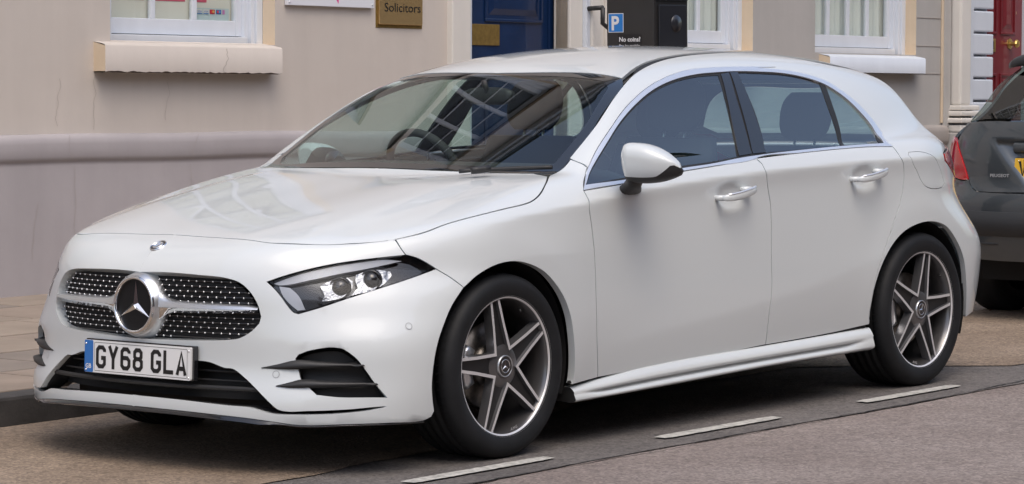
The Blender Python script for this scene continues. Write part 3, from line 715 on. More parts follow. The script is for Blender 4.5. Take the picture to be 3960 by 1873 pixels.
# door mirrors
for sg in (1, -1):
    mr = thing('door_mirror'); mr.parent = car
    c0 = on_plane(zp('G 560,780'), 1, -.955)[0]; ax = np.array([.16, -.97, .0]); ax /= np.linalg.norm(ax)
    t = np.linspace(0, 1, 18); S = np.array([1, sg, 1.]); zc = c0[2]
    L = .212; st = c0-ax*.045-np.array([0, 0, .016]); prof = np.clip(1-((t-.30)/.72)**2*.0-np.maximum(t-.30, 0)**2.1*1.35, .1, 1)*np.clip((t+.035)/.12, .5, 1)**.4
    C = []; A = []; B = []
    for k, tt in enumerate(t):
        h = .073*max(.25, (1-max(tt-.25, 0)**2.1*1.40))*min(1, (tt+.03)/.10)**.33; w = .070*max(.2, (1-max(tt-.4, 0)**2*2.0))*min(1, (tt+.04)/.14)**.4
        if k == 17: h *= .45; w *= .4
        c = st+ax*L*tt; c = c+np.array([.012*tt, 0, -.022*tt*tt]); C.append(c); A.append(np.array([w, .16*w, 0])); B.append(np.array([-.010, 0, h]))
    C = np.array(C); A = np.array(A); B = np.array(B)
    q0 = np.clip(-.62+1.25*np.clip((t-.62)/.38, 0, 1)**1.3, -.62, .5)      # where the black base meets the cap, as a section angle
    def part(qa, qb, mtl, nm, n=20, cap=True):
        mb = MB(); rows = []
        for c, a, b, u0, u1 in zip(C, A, B, qa, qb):
            Q = np.linspace(u0, u1, n); ca, sa = np.cos(Q)[:, None], np.sin(Q)[:, None]; rows.append((c+a*np.abs(ca)**(2/2.7)*np.sign(ca)+b*np.abs(sa)**(2/2.7)*np.sign(sa))*S)
        R = np.array(rows); mb.grid(R, mtl, flip=(sg < 0)); mb.add(R[0], [tuple(range(n))], mtl); mb.add(R[-1], [tuple(range(n))], mtl); mb.build(nm, mr)
    qc = np.maximum(q0, .75); part(qc, math.pi-q0, PAINT, 'mirror_cap'); part(-math.pi-q0, qc, BLACKPL, 'mirror_base')
    am = MB(); p0 = np.array(on_plane(zp('G 545,905'), 1, -.955)[0]); p1 = np.array(on_plane(zp('G 520,960'), 1, -.875)[0]); p2 = p1+np.array([.02, .05, -.012])
    loft(am, [p0*S+np.array([0, 0, .03]), (p0*.55+p1*.45)*S, p1*S, p2*S], [(.045, 0, 0), (.040, 0, 0), (.062, 0, 0), (.066, 0, 0)], [(0, .03*sg, .012), (0, .012*sg, .022), (0, .004*sg, .022), (0, .0, .022)], BLACKPL, 14); am.build('mirror_arm', mr)
    mg = MB(); cc = C[6]*S; loft(mg, [cc+np.array([.050, 0, 0]), cc+np.array([.0705, 0, 0])], [(0, .060, 0)]*2, [(0, 0, .040)]*2, BLACKGL, 20); mg.build('mirror_glass', mr)
    if sg < 0:
        cen = Vector((C[:, 0].mean(), -C[:, 1].mean(), 0)); mr.matrix_local = Matrix.Translation(Vector((1.02, .90, -.03))) @ Matrix.Rotation(math.radians(-80), 4, 'Z') @ Matrix.Translation(-cen)   # folded in
# side sills
zt = on_plane(zp('d 1437,970 1503,951 1925,868 2185,822'), 1, -.872); zb_ = on_plane(zp('d 1440,1013 1700,966 1900,928 2140,888'), 1, -.875)
ST = Spl(zt[:, [0, 2]]); SB = Spl(zb_[:, [0, 2]])
for sg in (1, -1):
    mb = MB(); X = np.linspace(.372, 2.335, 60); rows = []
    for x in X:
        a = min(1, max(0, (x-.42)/.18))*min(1, max(0, (2.30-x)/.2)); a = a*a*(3-2*a); t, b = float(ST(x))-.004, float(SB(x)); h = t-b; e = max(0, (x-2.22)/.115)
        rows.append([(x, y*sg, z) for y, z in ((-.845, t), (-.868, t), (-.874, t-.004), (-.884, t-.35*h*.6), (-.890, t-.34*h), (-.893+.004*(1-a), t-.46*h), (-.890+.020*a, t-.50*h-.06*h*a), (-.893+.018*a, t-.60*h-.04*h*a), (-.897-.008*a, b+.22*h), (-.895-.008*a, b+.12*h), (-.875, b+.0*h), (-.70, b+.01))])
    mb.grid(np.array(rows), PAINT, flip=(sg < 0)); sk = mb.build('side_skirt', car)
    for R_, m_ in ((np.array(rows)[0], BLACKPL), (np.array(rows)[-1][::-1], PAINT)): mb = MB(); mb.add(R_, [tuple(range(len(R_)))], m_); mb.build('skirt_end', sk)
# rear: bumper, tailgate, window, lamps
def cx(pts, Fn=None): return onF([(4.2, y, z) for y, z in pts], (-1, 0, 0), (0, 1.6))
rb = np.vstack([cx([(0, .26), (0, .45), (0, .62), (-.35, .62), (-.6, .62)]), low_r[2:3], low_r[3:]])
rb = panel(np.vstack([rb, cx([(-.5, .25), (-.25, .25)])]), 'R', .04, keep_y0=True, gap=.002); pobj('rear_bumper', rb, PAINT, car, both=True)
lampR = np.vstack([edge_r, tr('K 556,412'), low_r[:1], cx([(-.66, .80), (-.55, .82), (-.52, .90), (-.60, .965)])])
rl = panel(lampR, 'R', .02, gap=.002, Fn=Foff(-.004))
for sg in (1, -1): pobj('tail_light', rl, REDL, car, sg)
tg = panel(np.vstack([cx([(0, .62), (0, .75), (0, .9), (0, .985), (-.3, .985), (-.58, .98), (-.60, .965), (-.52, .90), (-.55, .82), (-.66, .80)]), low_r[:3], cx([(-.6, .62), (-.35, .62)])]), 'R', .04, keep_y0=True, gap=.002)
tgo = pobj('tailgate', tg, PAINT, car, both=True)
rw = np.vstack([cx([(0, .99), (0, 1.1), (0, 1.2), (0, 1.262), (-.4, 1.255)]), SR[-1:]+np.array([.01, .01, -.01]), CPt, edge_r[:1], cx([(-.58, .985), (-.3, .99)])])
rwp = panel(rw, 'R', .04, keep_y0=True, depth=0)
in2 = cx([(0, 1.03), (0, 1.1), (0, 1.2), (0, 1.235), (-.38, 1.225), (-.46, 1.18), (-.56, 1.06), (-.52, 1.03), (-.3, 1.03)])
pobj('rear_window', panel(in2, 'R', .04, keep_y0=True, depth=0), GLASS_S, tgo, both=True, lift=-.003); 
wring = np.vstack([rw[4:], cx([(0, .99), (0, 1.03)]), in2[::-1][:-3], cx([(0, 1.235), (0, 1.262)])])
pobj('window_border', panel(wring, 'R', .03, keep_y0=True, depth=0), FRIT, tgo, both=True)
mb = MB(); P = np.array([onF([(3.07-.12*(y/.5)**2, y, 1.7)], (0, 0, -1), (0, .9))[0] for y in np.linspace(-.5, .5, 21)])
loft(mb, P+np.array([-.01, 0, -.020]), [(.030, 0, 0)]*21, [(0, 0, .016)]*21, PAINT, 12); mb.build('spoiler', tgo)
# ---- wheels
def gap_ribbon(mb, pts, w, ya, yb, mside, mtop, rim=.0015):
    """raised ridge along a 2D polyline in the wheel plane; ya back, yb front (outward = -y)"""
    p = [np.array(q, float) for q in pts]; L = []; R = []; L2 = []; R2 = []
    for i in range(len(p)):
        a = p[i]-p[i-1] if i else p[1]-p[0]; b = p[i+1]-p[i] if i < len(p)-1 else p[i]-p[i-1]
        a = a/np.linalg.norm(a); b = b/np.linalg.norm(b); na = np.array([-a[1], a[0]]); nb = np.array([-b[1], b[0]]); q = na+nb; q /= max(np.dot(q, q)/2, .6)
        L.append(p[i]+q*w*.85); R.append(p[i]-q*w*.55); L2.append(p[i]+q*(w/2)); R2.append(p[i]-q*(w/2))
    n = len(p); T = lambda q, y: (q[0], y, q[1])
    V = [T(q, ya) for q in L]+[T(q, yb) for q in L2]+[T(q, yb) for q in R2]+[T(q, ya) for q in R]
    mb.add(V, [(j*n+i, j*n+i+1, (j+1)*n+i+1, (j+1)*n+i) for j in (0, 2) for i in range(n-1)], mside)
    mb.add(V, [(n+i, n+i+1, 2*n+i+1, 2*n+i) for i in range(n-1)], mtop)
def make_wheel(phase):
    w = thing('wheel')
    t = MB(); R0 = .3215
    half = [(.240, .000), (.246, -.004), (.262, -.010), (.280, -.013), (.296, -.010), (.309, .000), (.3165, .012), (.320, .026)]
    tread = []
    for y0 in (.055, .092, .129, .166): tread += [(.3213, y0-.006), (.3135, y0-.0045), (.3135, y0+.0045), (.3213, y0+.006)]
    other = [(r, .221-y) for r, y in half[::-1]]
    t.lathe(half+tread+other, TYRE, (0, 0, 0), (0, 1, 0), 96)
    for k in range(80):     # shoulder sipes
        a = 2*math.pi*k/72; c, s = math.cos(a), math.sin(a); e = np.array([c, 0, s]); tt = np.array([-s, 0, c])*.0019
        V = [e*.3195+tt+[0, .014, 0], e*.3195-tt+[0, .014, 0], e*.3222-tt+[0, .046, 0], e*.3222+tt+[0, .046, 0]]; t.add(V, [(0, 1, 2, 3)], DARKPL)
    tyre = t.build('tyre', w)
    r = MB(); r.lathe([(.2425, -.001), (.2443, -.003), (.2443, .003)], RIMMC, seg=96); r.lathe([(.2425, -.001), (.236, .001), (.2345, .004)], RIMMC, seg=96)
    r.lathe([(.2345, .004), (.229, .012), (.222, .05), (.219, .14), (.236, .17), (.24, .215)], RIMDK, seg=96)
    yf = .016
    poly = []; PH = math.radians(phase)
    loc = lambda ph, u, v: (math.cos(ph)*u-math.sin(ph)*v, math.sin(ph)*u+math.cos(ph)*v)
    for k in range(5):
        ph = PH+k*2*math.pi/5
        poly += [loc(ph, .090, -.034), loc(ph, .234, -.021), loc(ph, .234, .021), loc(ph, .090, .034), loc(ph+math.pi/5, .071, 0)]
    r.prism(poly, 1, yf+.002, yf+.030, RIMBK)
    for k in range(5):
        ph = PH+k*2*math.pi/5
        gap_ribbon(r, [loc(ph, .2365, .0195), loc(ph, .150, .0265), loc(ph, .092, .0335), loc(ph+math.pi/5, .0655, 0), loc(ph+2*math.pi/5, .092, -.0335), loc(ph+2*math.pi/5, .150, -.0265), loc(ph+2*math.pi/5, .2365, -.0195)], .0108, yf+.026, yf-.010, RIMLT, RIMMC)
        q = loc(ph, .056, 0); r.lathe([(.0085, 0), (.0085, .012), (0, .012)], DARKPL, (q[0], yf-.0005, q[1]), (0, 1, 0), 12) if False else r.lathe([(.010, -.001), (.008, -.0015), (.007, .0), (0, .0)], BLACKGL, (q[0], yf-.001, q[1]), (0, 1, 0), 14)
    r.lathe([(.075, yf+.001), (.064, yf-.004), (.040, yf-.006)], RIMDK, seg=40)
    q = loc(PH+math.radians(-40), .222, 0); r.tube([(q[0]*.97, .02, q[1]*.97), (q[0]*.92, .012, q[1]*.92)], .004, BLACKPL, 6)
    rim = r.build('rim', w)
    a0 = -PI_2+math.radians(phase-102.6) if False else math.radians(phase-102.6-78)
    c = MB()
    for ch, da in zip('AMG', (-.055, .0, .06)):
        a = a0+da+math.pi*2; e = np.array([math.cos(a), 0, math.sin(a)]); tv = np.array([-math.sin(a), 0, math.cos(a)])
        c.text(ch, .015, RIMMC, e*.2285+[0, .007, 0]-tv*.006, tv, -e)
    c.build('rim_lettering', rim)
    c = MB(); c.lathe([(.0385, yf-.004), (.0385, yf-.012), (.036, yf-.0135), (.0345, yf-.012)], SATIN, seg=40); c.lathe([(.0345, yf-.012), (.0240, yf-.0125)], BLACKGL, seg=40); c.lathe([(.024, yf-.0125), (.0225, yf-.0140), (.021, yf-.0125)], CHROME, seg=40); c.lathe([(.021, yf-.0125), (0, yf-.0125)], BLACKGL, seg=24)
    a = PH-math.radians(102.6-90); star3(c, .0205, CHROME, (0, yf-.0125, 0), (math.cos(a-PI_2), 0, math.sin(a-PI_2)), (math.cos(a), 0, math.sin(a)), (0, -1, 0), .003, .2); c.build('centre_cap', w)
    b = MB(); b.lathe([(.075, .085), (.150, .085), (.150, .105), (.075, .105)], DISCM, seg=48); b.lathe([(.0, .065), (.073, .065), (.078, .09)], DISCM, seg=32); b.build('brake_disc', w)
    b = MB(); A = np.linspace(math.radians(150), math.radians(205), 8); loft(b, [(math.cos(a)*.140, .085, math.sin(a)*.140) for a in A], [(math.cos(a)*.028, 0, math.sin(a)*.028) for a in A], [(0, .035, 0)]*8, SATIN, 10, 4); b.build('brake_caliper', w)
    return w
PI_2 = math.pi/2
def place_wheel(w, x, y, rz): w.location = (x, y, .3225); w.rotation_euler = (0, 0, rz); w.parent = car
wf = make_wheel(102.6); place_wheel(wf, 0, -.886, 0)
wr = make_wheel(78.4); place_wheel(wr, 2.729, -.880, 0)
def dup(o, parent=None):
    c = o.copy(); COL.objects.link(c)
    if parent is not None: c.parent = parent
    for ch in o.children: dup(ch, c)
    return c
for w, x, y in ((wf, 0, .886), (wr, 2.729, .880)): w2 = dup(w); place_wheel(w2, x, y, math.pi)
# ---- dark structure under the skin, arch liners
mb = MB(); mb.box(-.60, 3.15, -.62, .62, .19, .55, DARKPL); mb.box(-.40, .50, -.62, .62, .55, .78, DARKPL); mb.box(.42, 2.28, -.80, .80, .20, .40, DARKPL); mb.box(-.72, -.45, -.45, .45, .22, .60, DARKPL); mb.box(2.35, 3.1, -.60, .60, .55, .80, DARKPL)
mb.box(.42, .55, -.80, .80, .4, .86, DARKPL)
for cx_, R in ((0, .362), (2.729, .362)):
    for sg in (1, -1):
        A = np.radians(np.linspace(-22, 202, 40)); rows = [[(cx_+R*math.cos(a), sg*y, .330+R*math.sin(a)) for a in A] for y in (-.862, -.60)]; mb.grid(np.array(rows), DARKPL)
mb.build('underbody', car)
# ---- cabin
mb = MB(); X = np.linspace(0, 1, 8); 
loft(mb, [(.60+.34*t, 0, .925+.03*math.sin(t*3)-.02*t) for t in X], [(0, .70+.02*t, 0) for t in X], [(0, 0, .045)]*8, DASHM, 16, 4); mb.box(.60, .95, -.72, .72, .5, .92, DASHM, .03); mb.box(.50, .62, -.74, .74, .80, .925, DASHM)
mb.box(.9, 2.3, -.12, .12, .3, .62, DASHM, .04); mb.build('dashboard', car)
mb = MB(); wc = np.array([1.03, .37, .93]); axw = np.array([.90, 0, .42]); ex = np.array([0, 1., 0]); ey = np.cross(axw/np.linalg.norm(axw), ex)
mb.tube([wc+(ex*math.cos(a)+ey*math.sin(a))*.178 for a in np.linspace(0, 2*math.pi, 37)[:-1]], .017, SEATM, 10, close=True)
for a in (0, math.pi, -math.pi/2): mb.tube([wc-axw*.02, wc+(ex*math.cos(a)+ey*math.sin(a))*.17], .018, SEATM, 8)
mb.lathe([(0, .03), (.055, .025), (.06, -.02)], SEATM, wc-axw*.05, axw, 20); mb.tube([wc-axw*.03, wc-axw*.35], .03, DASHM, 8); mb.build('steering_wheel', car)
def seat(x, y, wd=.27, hr=.155, zt=1.06):
    s_ = thing('seat'); s_.parent = car
    mb = MB(); T = np.linspace(0, 1, 10); loft(mb, [(x+.10*t*1.6, y, .45+(zt-.45)*t) for t in T], [(.065-.02*t, 0, 0) for t in T], [(0, wd*(1-.22*t**3), 0) for t in T], SEATM, 16, 3.5); loft(mb, [(x-.5+.55*t, y, .47) for t in T], [(0, wd, 0)]*10, [(0, 0, .07+.02*(1-t)) for t in T], SEATM, 14, 4); mb.build('backrest', s_)
    mb = MB(); T = np.linspace(-1, 1, 11); loft(mb, [(x+.19+.02*t, y, zt+.125+.10*t) for t in T], [(.035*(1-.35*t*t), 0, 0) for t in T], [(0, hr*(1-.35*abs(t)**3.2), 0) for t in T], SEATM, 16, 3); mb.build('headrest', s_)
    for dy in (-.05, .05): mb = MB(); mb.tube([(x+.17, y+dy, zt-.03), (x+.19, y+dy, zt+.05)], .006, SATIN, 6); mb.build('headrest_post', s_)
seat(1.52, -.36, hr=.14); seat(1.52, .36, hr=.14); seat(2.42, -.38, .26, .125, 1.0); seat(2.42, .38, .26, .125, 1.0)
mb = MB(); mb.box(2.2, 2.5, -.6, .6, .4, .62, SEATM, .05); mb.box(2.62, 3.1, -.56, .56, .80, .90, DASHM, .02); mb.build('parcel_shelf', car)
mb = MB(); c = np.array([.98, 0, 1.235]); loft(mb, [c+np.array([.0, y, 0]) for y in np.linspace(-.12, .12, 9)], [(.018, 0, 0)]*9, [(0, 0, .034*(1-(y/.15)**4)) for y in np.linspace(-.12, .12, 9)], BLACKPL, 12); mb.tube([c, c+np.array([-.03, 0, .06])], .012, BLACKPL, 6); mb.build('interior_mirror', car)
# far edge of the windscreen: paper ticket on the dash
mb = MB(); P = hit_px(zp('F 440,792 550,795'), Foff(.05)); mb.box(.55, .62, .30, .42, .958, .960, mat('paper', (.6, .62, .6), .6)); mb.build('ticket', car)
# wipers
mb = MB(); a = smooth_poly(tr('F 1180,858 1260,851 1340,848 1500,840 1730,833', -.014), .03, closed=False); mb.tube(a, .008, BLACKPL, 6); b = smooth_poly(tr('F 1255,853 1360,842', -.026), .03, closed=False); mb.tube(b, .014, BLACKPL, 6); mb.build('wiper', wsn)
# ------------------------------------------------------------------ street surfaces
def road_mat(name, c0, c1, patch=1.3, speck=.5, bumpst=.5, stain=None):
    m = bpy.data.materials.new(name); m.use_nodes = True; nt = m.node_tree; b = nt.nodes['Principled BSDF']; L = nt.links.new
    tc = nt.nodes.new('ShaderNodeTexCoord')
    def N(sc, det, rough=.6, vec=None):
        n = nt.nodes.new('ShaderNodeTexNoise'); n.inputs['Scale'].default_value = sc; n.inputs['Detail'].default_value = det; n.inputs['Roughness'].default_value = rough; L(vec or tc.outputs['Object'], n.inputs['Vector']); return n
    big = N(patch, 5); r = nt.nodes.new('ShaderNodeValToRGB'); r.color_ramp.elements[0].position = .38; r.color_ramp.elements[1].position = .64; r.color_ramp.elements[0].color = (*c0, 1); r.color_ramp.elements[1].color = (*c1, 1); L(big.outputs['Fac'], r.inputs[0])
    v = nt.nodes.new('ShaderNodeTexVoronoi'); v.inputs['Scale'].default_value = 105; L(tc.outputs['Object'], v.inputs['Vector'])
    w = nt.nodes.new('ShaderNodeRGBToBW'); L(v.outputs['Color'], w.inputs[0])
    mr = nt.nodes.new('ShaderNodeMapRange'); mr.inputs[3].default_value = 1-speck; mr.inputs[4].default_value = 1+speck; L(w.outputs[0], mr.inputs[0])
    fn = N(18, 6, .75); mr2 = nt.nodes.new('ShaderNodeMapRange'); mr2.inputs[1].default_value = .3; mr2.inputs[2].default_value = .7; mr2.inputs[3].default_value = .78; mr2.inputs[4].default_value = 1.22; L(fn.outputs['Fac'], mr2.inputs[0])
    mu = nt.nodes.new('ShaderNodeMath'); mu.operation = 'MULTIPLY'; L(mr.outputs[0], mu.inputs[0]); L(mr2.outputs[0], mu.inputs[1])
    x = nt.nodes.new('ShaderNodeMix'); x.data_type = 'RGBA'; x.blend_type = 'MULTIPLY'; x.inputs[0].default_value = 1; L(r.outputs[0], x.inputs[6]); L(mu.outputs[0], x.inputs[7]); L(x.outputs[2], b.inputs['Base Color'])
    b.inputs['Roughness'].default_value = .82; b.inputs['Specular IOR Level'].default_value = .35
    bp = nt.nodes.new('ShaderNodeBump'); bp.inputs['Strength'].default_value = bumpst; bp.inputs['Distance'].default_value = .004; L(v.outputs['Distance'], bp.inputs['Height']); L(bp.outputs[0], b.inputs['Normal'])
    return m
def facade_mat(name, col, col2, rough=.7, cracks=True, mottle=.028):
    m = bpy.data.materials.new(name); m.use_nodes = True; nt = m.node_tree; b = nt.nodes['Principled BSDF']; L = nt.links.new; tc = nt.nodes.new('ShaderNodeTexCoord')
    n = nt.nodes.new('ShaderNodeTexNoise'); n.inputs['Scale'].default_value = 1.1; n.inputs['Detail'].default_value = 8; n.inputs['Roughness'].default_value = .62; L(tc.outputs['Object'], n.inputs['Vector'])
    r = nt.nodes.new('ShaderNodeValToRGB'); r.color_ramp.elements[0].position = .33; r.color_ramp.elements[1].position = .67; r.color_ramp.elements[0].color = (*col, 1); r.color_ramp.elements[1].color = (*col2, 1); L(n.outputs['Fac'], r.inputs[0])
    mp = nt.nodes.new('ShaderNodeMapping'); mp.inputs['Scale'].default_value = (5, 5, .45); L(tc.outputs['Object'], mp.inputs['Vector'])
    n2 = nt.nodes.new('ShaderNodeTexNoise'); n2.inputs['Scale'].default_value = 1.6; n2.inputs['Detail'].default_value = 6; L(mp.outputs[0], n2.inputs['Vector'])
    mr = nt.nodes.new('ShaderNodeMapRange'); mr.inputs[1].default_value = .3; mr.inputs[2].default_value = .7; mr.inputs[3].default_value = 1-mottle; mr.inputs[4].default_value = 1+mottle; L(n2.outputs['Fac'], mr.inputs[0])
    x = nt.nodes.new('ShaderNodeMix'); x.data_type = 'RGBA'; x.blend_type = 'MULTIPLY'; x.inputs[0].default_value = 1; L(r.outputs[0], x.inputs[6]); L(mr.outputs[0], x.inputs[7]); L(x.outputs[2], b.inputs['Base Color'])
    n3 = nt.nodes.new('ShaderNodeTexNoise'); n3.inputs['Scale'].default_value = 6; n3.inputs['Detail'].default_value = 9; L(tc.outputs['Object'], n3.inputs['Vector'])
    bp = nt.nodes.new('ShaderNodeBump'); bp.inputs['Strength'].default_value = .22; bp.inputs['Distance'].default_value = .012; L(n3.outputs['Fac'], bp.inputs['Height']); L(bp.outputs[0], b.inputs['Normal'])
    b.inputs['Roughness'].default_value = rough; return m
ASPH = road_mat('road_asphalt', (.20, .165, .148), (.25, .212, .192), 1.1, .42)
BAY = road_mat('bay_asphalt', (.105, .096, .091), (.155, .141, .132), .9, .40)
TAN = road_mat('gutter_asphalt', (.20, .152, .112), (.265, .208, .158), 1.6, .45)
def sheet(name, x0, x1, y0, y1, z, m, nx=1, ny=1, **k):
    mb = MB(); X = np.linspace(x0, x1, nx+1); Y = np.linspace(y0, y1, ny+1); G = np.array([[(x, y, z) for y in Y] for x in X]); mb.grid(G, m); return mb.build(name, **k)
sheet('road', -150, 150, -150, 60, 0, ASPH, 4, 4, kind='structure')
def wob(x, s, a): return a*(math.sin(x*2.1+s)+.6*math.sin(x*5.3+2*s)+.35*math.sin(x*13.7+s))
# the darker parking lane with its worn edges, the tan strip by the gutter
def strip(name, f0, f1, z, m, x0=-30, x1=60, step=.12):
    mb = MB(); X = np.arange(x0, x1, step); mb.grid(np.array([[(x, f0(x), z), (x, f1(x), z)] for x in X]), m); return mb.build(name, kind='structure')
strip('parking_lane', lambda x: -1.17+wob(x, .3, .010), lambda x: 1.19, .004, BAY)
edge = lambda x: (-.63-.12*(x+.8) if x < 3 else -1.086+.05*(x-3)) if x > -6 else 0
strip('gutter_strip', lambda x: (-.62+wob(x, 1.4, .03)+(.55 if x > .2 else 0)*min(1, max(0, (x-.2)/1.2))-(.75)*min(1, max(0, (x-3.0)/.6))*1.0), lambda x: 1.188, .008, TAN)
CRK = mat('tar_crack', (.018, .017, .017), .9)
mb = MB(); X = np.arange(-4, 12, .035); c = -1.175
P = []
for x in X: c += rng.normal(0, .0055); c += (-1.165+.012*x*.3-c)*.06; P.append((x, c))
rows = [[(x, y-.002*(1+.9*math.sin(x*9)+rng.random()*.8)-.0005, .0065), (x, y+.002*(1+.9*math.sin(x*7)+rng.random())+.0005, .0065)] for x, y in P]
mb.grid(np.array(rows), CRK); mb.build('road_crack', kind='structure')
LINE = mat('line_paint', (.46, .45, .415), .7, noise=(38, .42, 8), bump=(200, .4, .001))
for x0, x1 in ((-2.05, -1.33), (-.67, .07), (.708, 1.462), (2.054, 2.773), (3.41, 4.13), (4.77, 5.5), (6.1, 6.85)):
    mb = MB(); X = np.linspace(x0, x1, 40); rows = []
    for i, x in enumerate(X):
        e = .012*rng.random(); t = (1 if 1 < i < 38 else .8)-.10*rng.random(); rows.append([(x+(0 if 0 < i < 39 else rng.normal(0, .004)), -1.015-.034*t-.003*rng.random(), .0105), (x, -1.015+.034*t+.003*rng.random(), .0105)])
    mb.grid(np.array(rows), LINE); mb.build('road_marking', kind='structure')
# kerb and pavement
KERB = mat('kerb_stone', (.050, .047, .046), .8, noise=(7, .35, 8), bump=(90, .5, .004))
mb = MB(); x = -20.0
while x < 40:
    mb.box(x, x+.912, 1.19, 1.335, -.1, .12, KERB, .014); x += .916
mb.build('kerb', kind='structure')
SLAB = [mat('slab_%s' % n, c, .8, noise=(3.1, .16, 9), bump=(120, .4, .003)) for n, c in (('warm', (.255, .205, .165)), ('grey', (.215, .182, .155)), ('pale', (.275, .225, .18)))]
JOINT = mat('slab_joint', (.018, .015, .013), .95)
sheet('pavement', -20, 40, 1.33, 5.0, .112, JOINT, kind='structure')
mb = MB(); y = 1.340
for r_, (w, sl) in enumerate(((.56, 0), (.60, 0), (.60, 0), (.60, 0), (.60, 0), (.62, 0))):
    if y > 4.9: break
    x = -6-.3*(r_ % 2)
    while x < 12:
        l = random.choice((.55, .7, .9)); mb.box(x+.009, x+l-.009, y+.012, min(y+w, 4.9)-.012, .05, .120+random.uniform(-.0015, .0015), random.choice(SLAB), .004); x += l
    y += w
mb.build('paving', kind='structure')
# debris along the gutter
LEAF = mat('leaf_litter', (.16, .10, .05), .8); mb = MB()
for _ in range(70):
    x = rng.uniform(3.3, 6.6); y = rng.uniform(.6, 1.17); s = rng.uniform(.008, .025); a = rng.uniform(0, 6.3); z = .012
    q = [(x+s*math.cos(a+t)*(1 if t in (0, math.pi) else .5), y+s*math.sin(a+t)*(1 if t in (0, math.pi) else .5), z+rng.uniform(0, .012)) for t in (0, PI_2, math.pi, -PI_2)]; mb.add(q, [(0, 1, 2, 3)], LEAF)
tag(mb.build('leaf_litter'), 'dry brown leaf scraps lying in the gutter under the parked cars', 'leaves', kind='stuff')
# ------------------------------------------------------------------ houses behind
W1 = facade_mat('beige_stucco', (.555, .50, .45), (.595, .54, .487)); W1P = facade_mat('plinth_paint', (.36, .332, .338), (.40, .368, .374))
W2 = facade_mat('grey_stucco', (.40, .385, .365), (.45, .43, .41)); CRM = facade_mat('cream_paint', (.62, .50, .36), (.70, .58, .44), .6, mottle=.03); WHT = facade_mat('white_gloss', (.60, .64, .70), (.66, .70, .76), .35, mottle=.03)
WHW = facade_mat('warm_white', (.66, .63, .58), (.74, .71, .66), .45, mottle=.03); SLATE = mat('roof_slate', (.07, .07, .08), .7, noise=(6, .4, 6))
SLOPE = .019; HX = 3.5; WY = 4.83
def house(name, lab, x0=0): return thing(name, (0, 0, 0), label=lab, cat='house')
def tilt(o):
    o.matrix_world = Matrix.Translation((HX, 0, 0)) @ Matrix.Rotation(SLOPE, 4, 'Y') @ Matrix.Translation((-HX, 0, 0)); return o
def wall_with_holes(mb, x0, x1, z0, z1, y, holes, m, reveal=.12, mrev=None):
    """flat wall facing the street with rectangular openings and reveals"""
    xs = sorted({x0, x1, *[h[0] for h in holes], *[h[1] for h in holes]}); zs = sorted({z0, z1, *[h[2] for h in holes], *[h[3] for h in holes]})
    for a, b in zip(xs, xs[1:]):
        for c, d in zip(zs, zs[1:]):
            if any(h[0] <= (a+b)/2 <= h[1] and h[2] <= (c+d)/2 <= h[3] for h in holes): continue
            mb.add([(a, y, c), (b, y, c), (b, y, d), (a, y, d)], [(0, 1, 2, 3)], m)
    for h in holes:
        r = mrev or m; a, b, c, d = h[:4]; e = y+reveal
        mb.add([(a, y, c), (a, e, c), (a, e, d), (a, y, d)], [(0, 3, 2, 1)], r); mb.add([(b, y, c), (b, e, c), (b, e, d), (b, y, d)], [(0, 1, 2, 3)], r)
        mb.add([(a, y, c), (b, y, c), (b, e, c), (a, e, c)], [(0, 3, 2, 1)], r); mb.add([(a, y, d), (b, y, d), (b, e, d), (a, e, d)], [(0, 1, 2, 3)], r)
WGL = glassmat('window_glass', (.86, .89, .88), ior=1.45)
BLIND = mat('blind_cloth', (.74, .72, .64), .8); ROOM = mat('dim_room', (.06, .06, .065), .9); CURT = mat('net_curtain', (.72, .75, .72), .8)
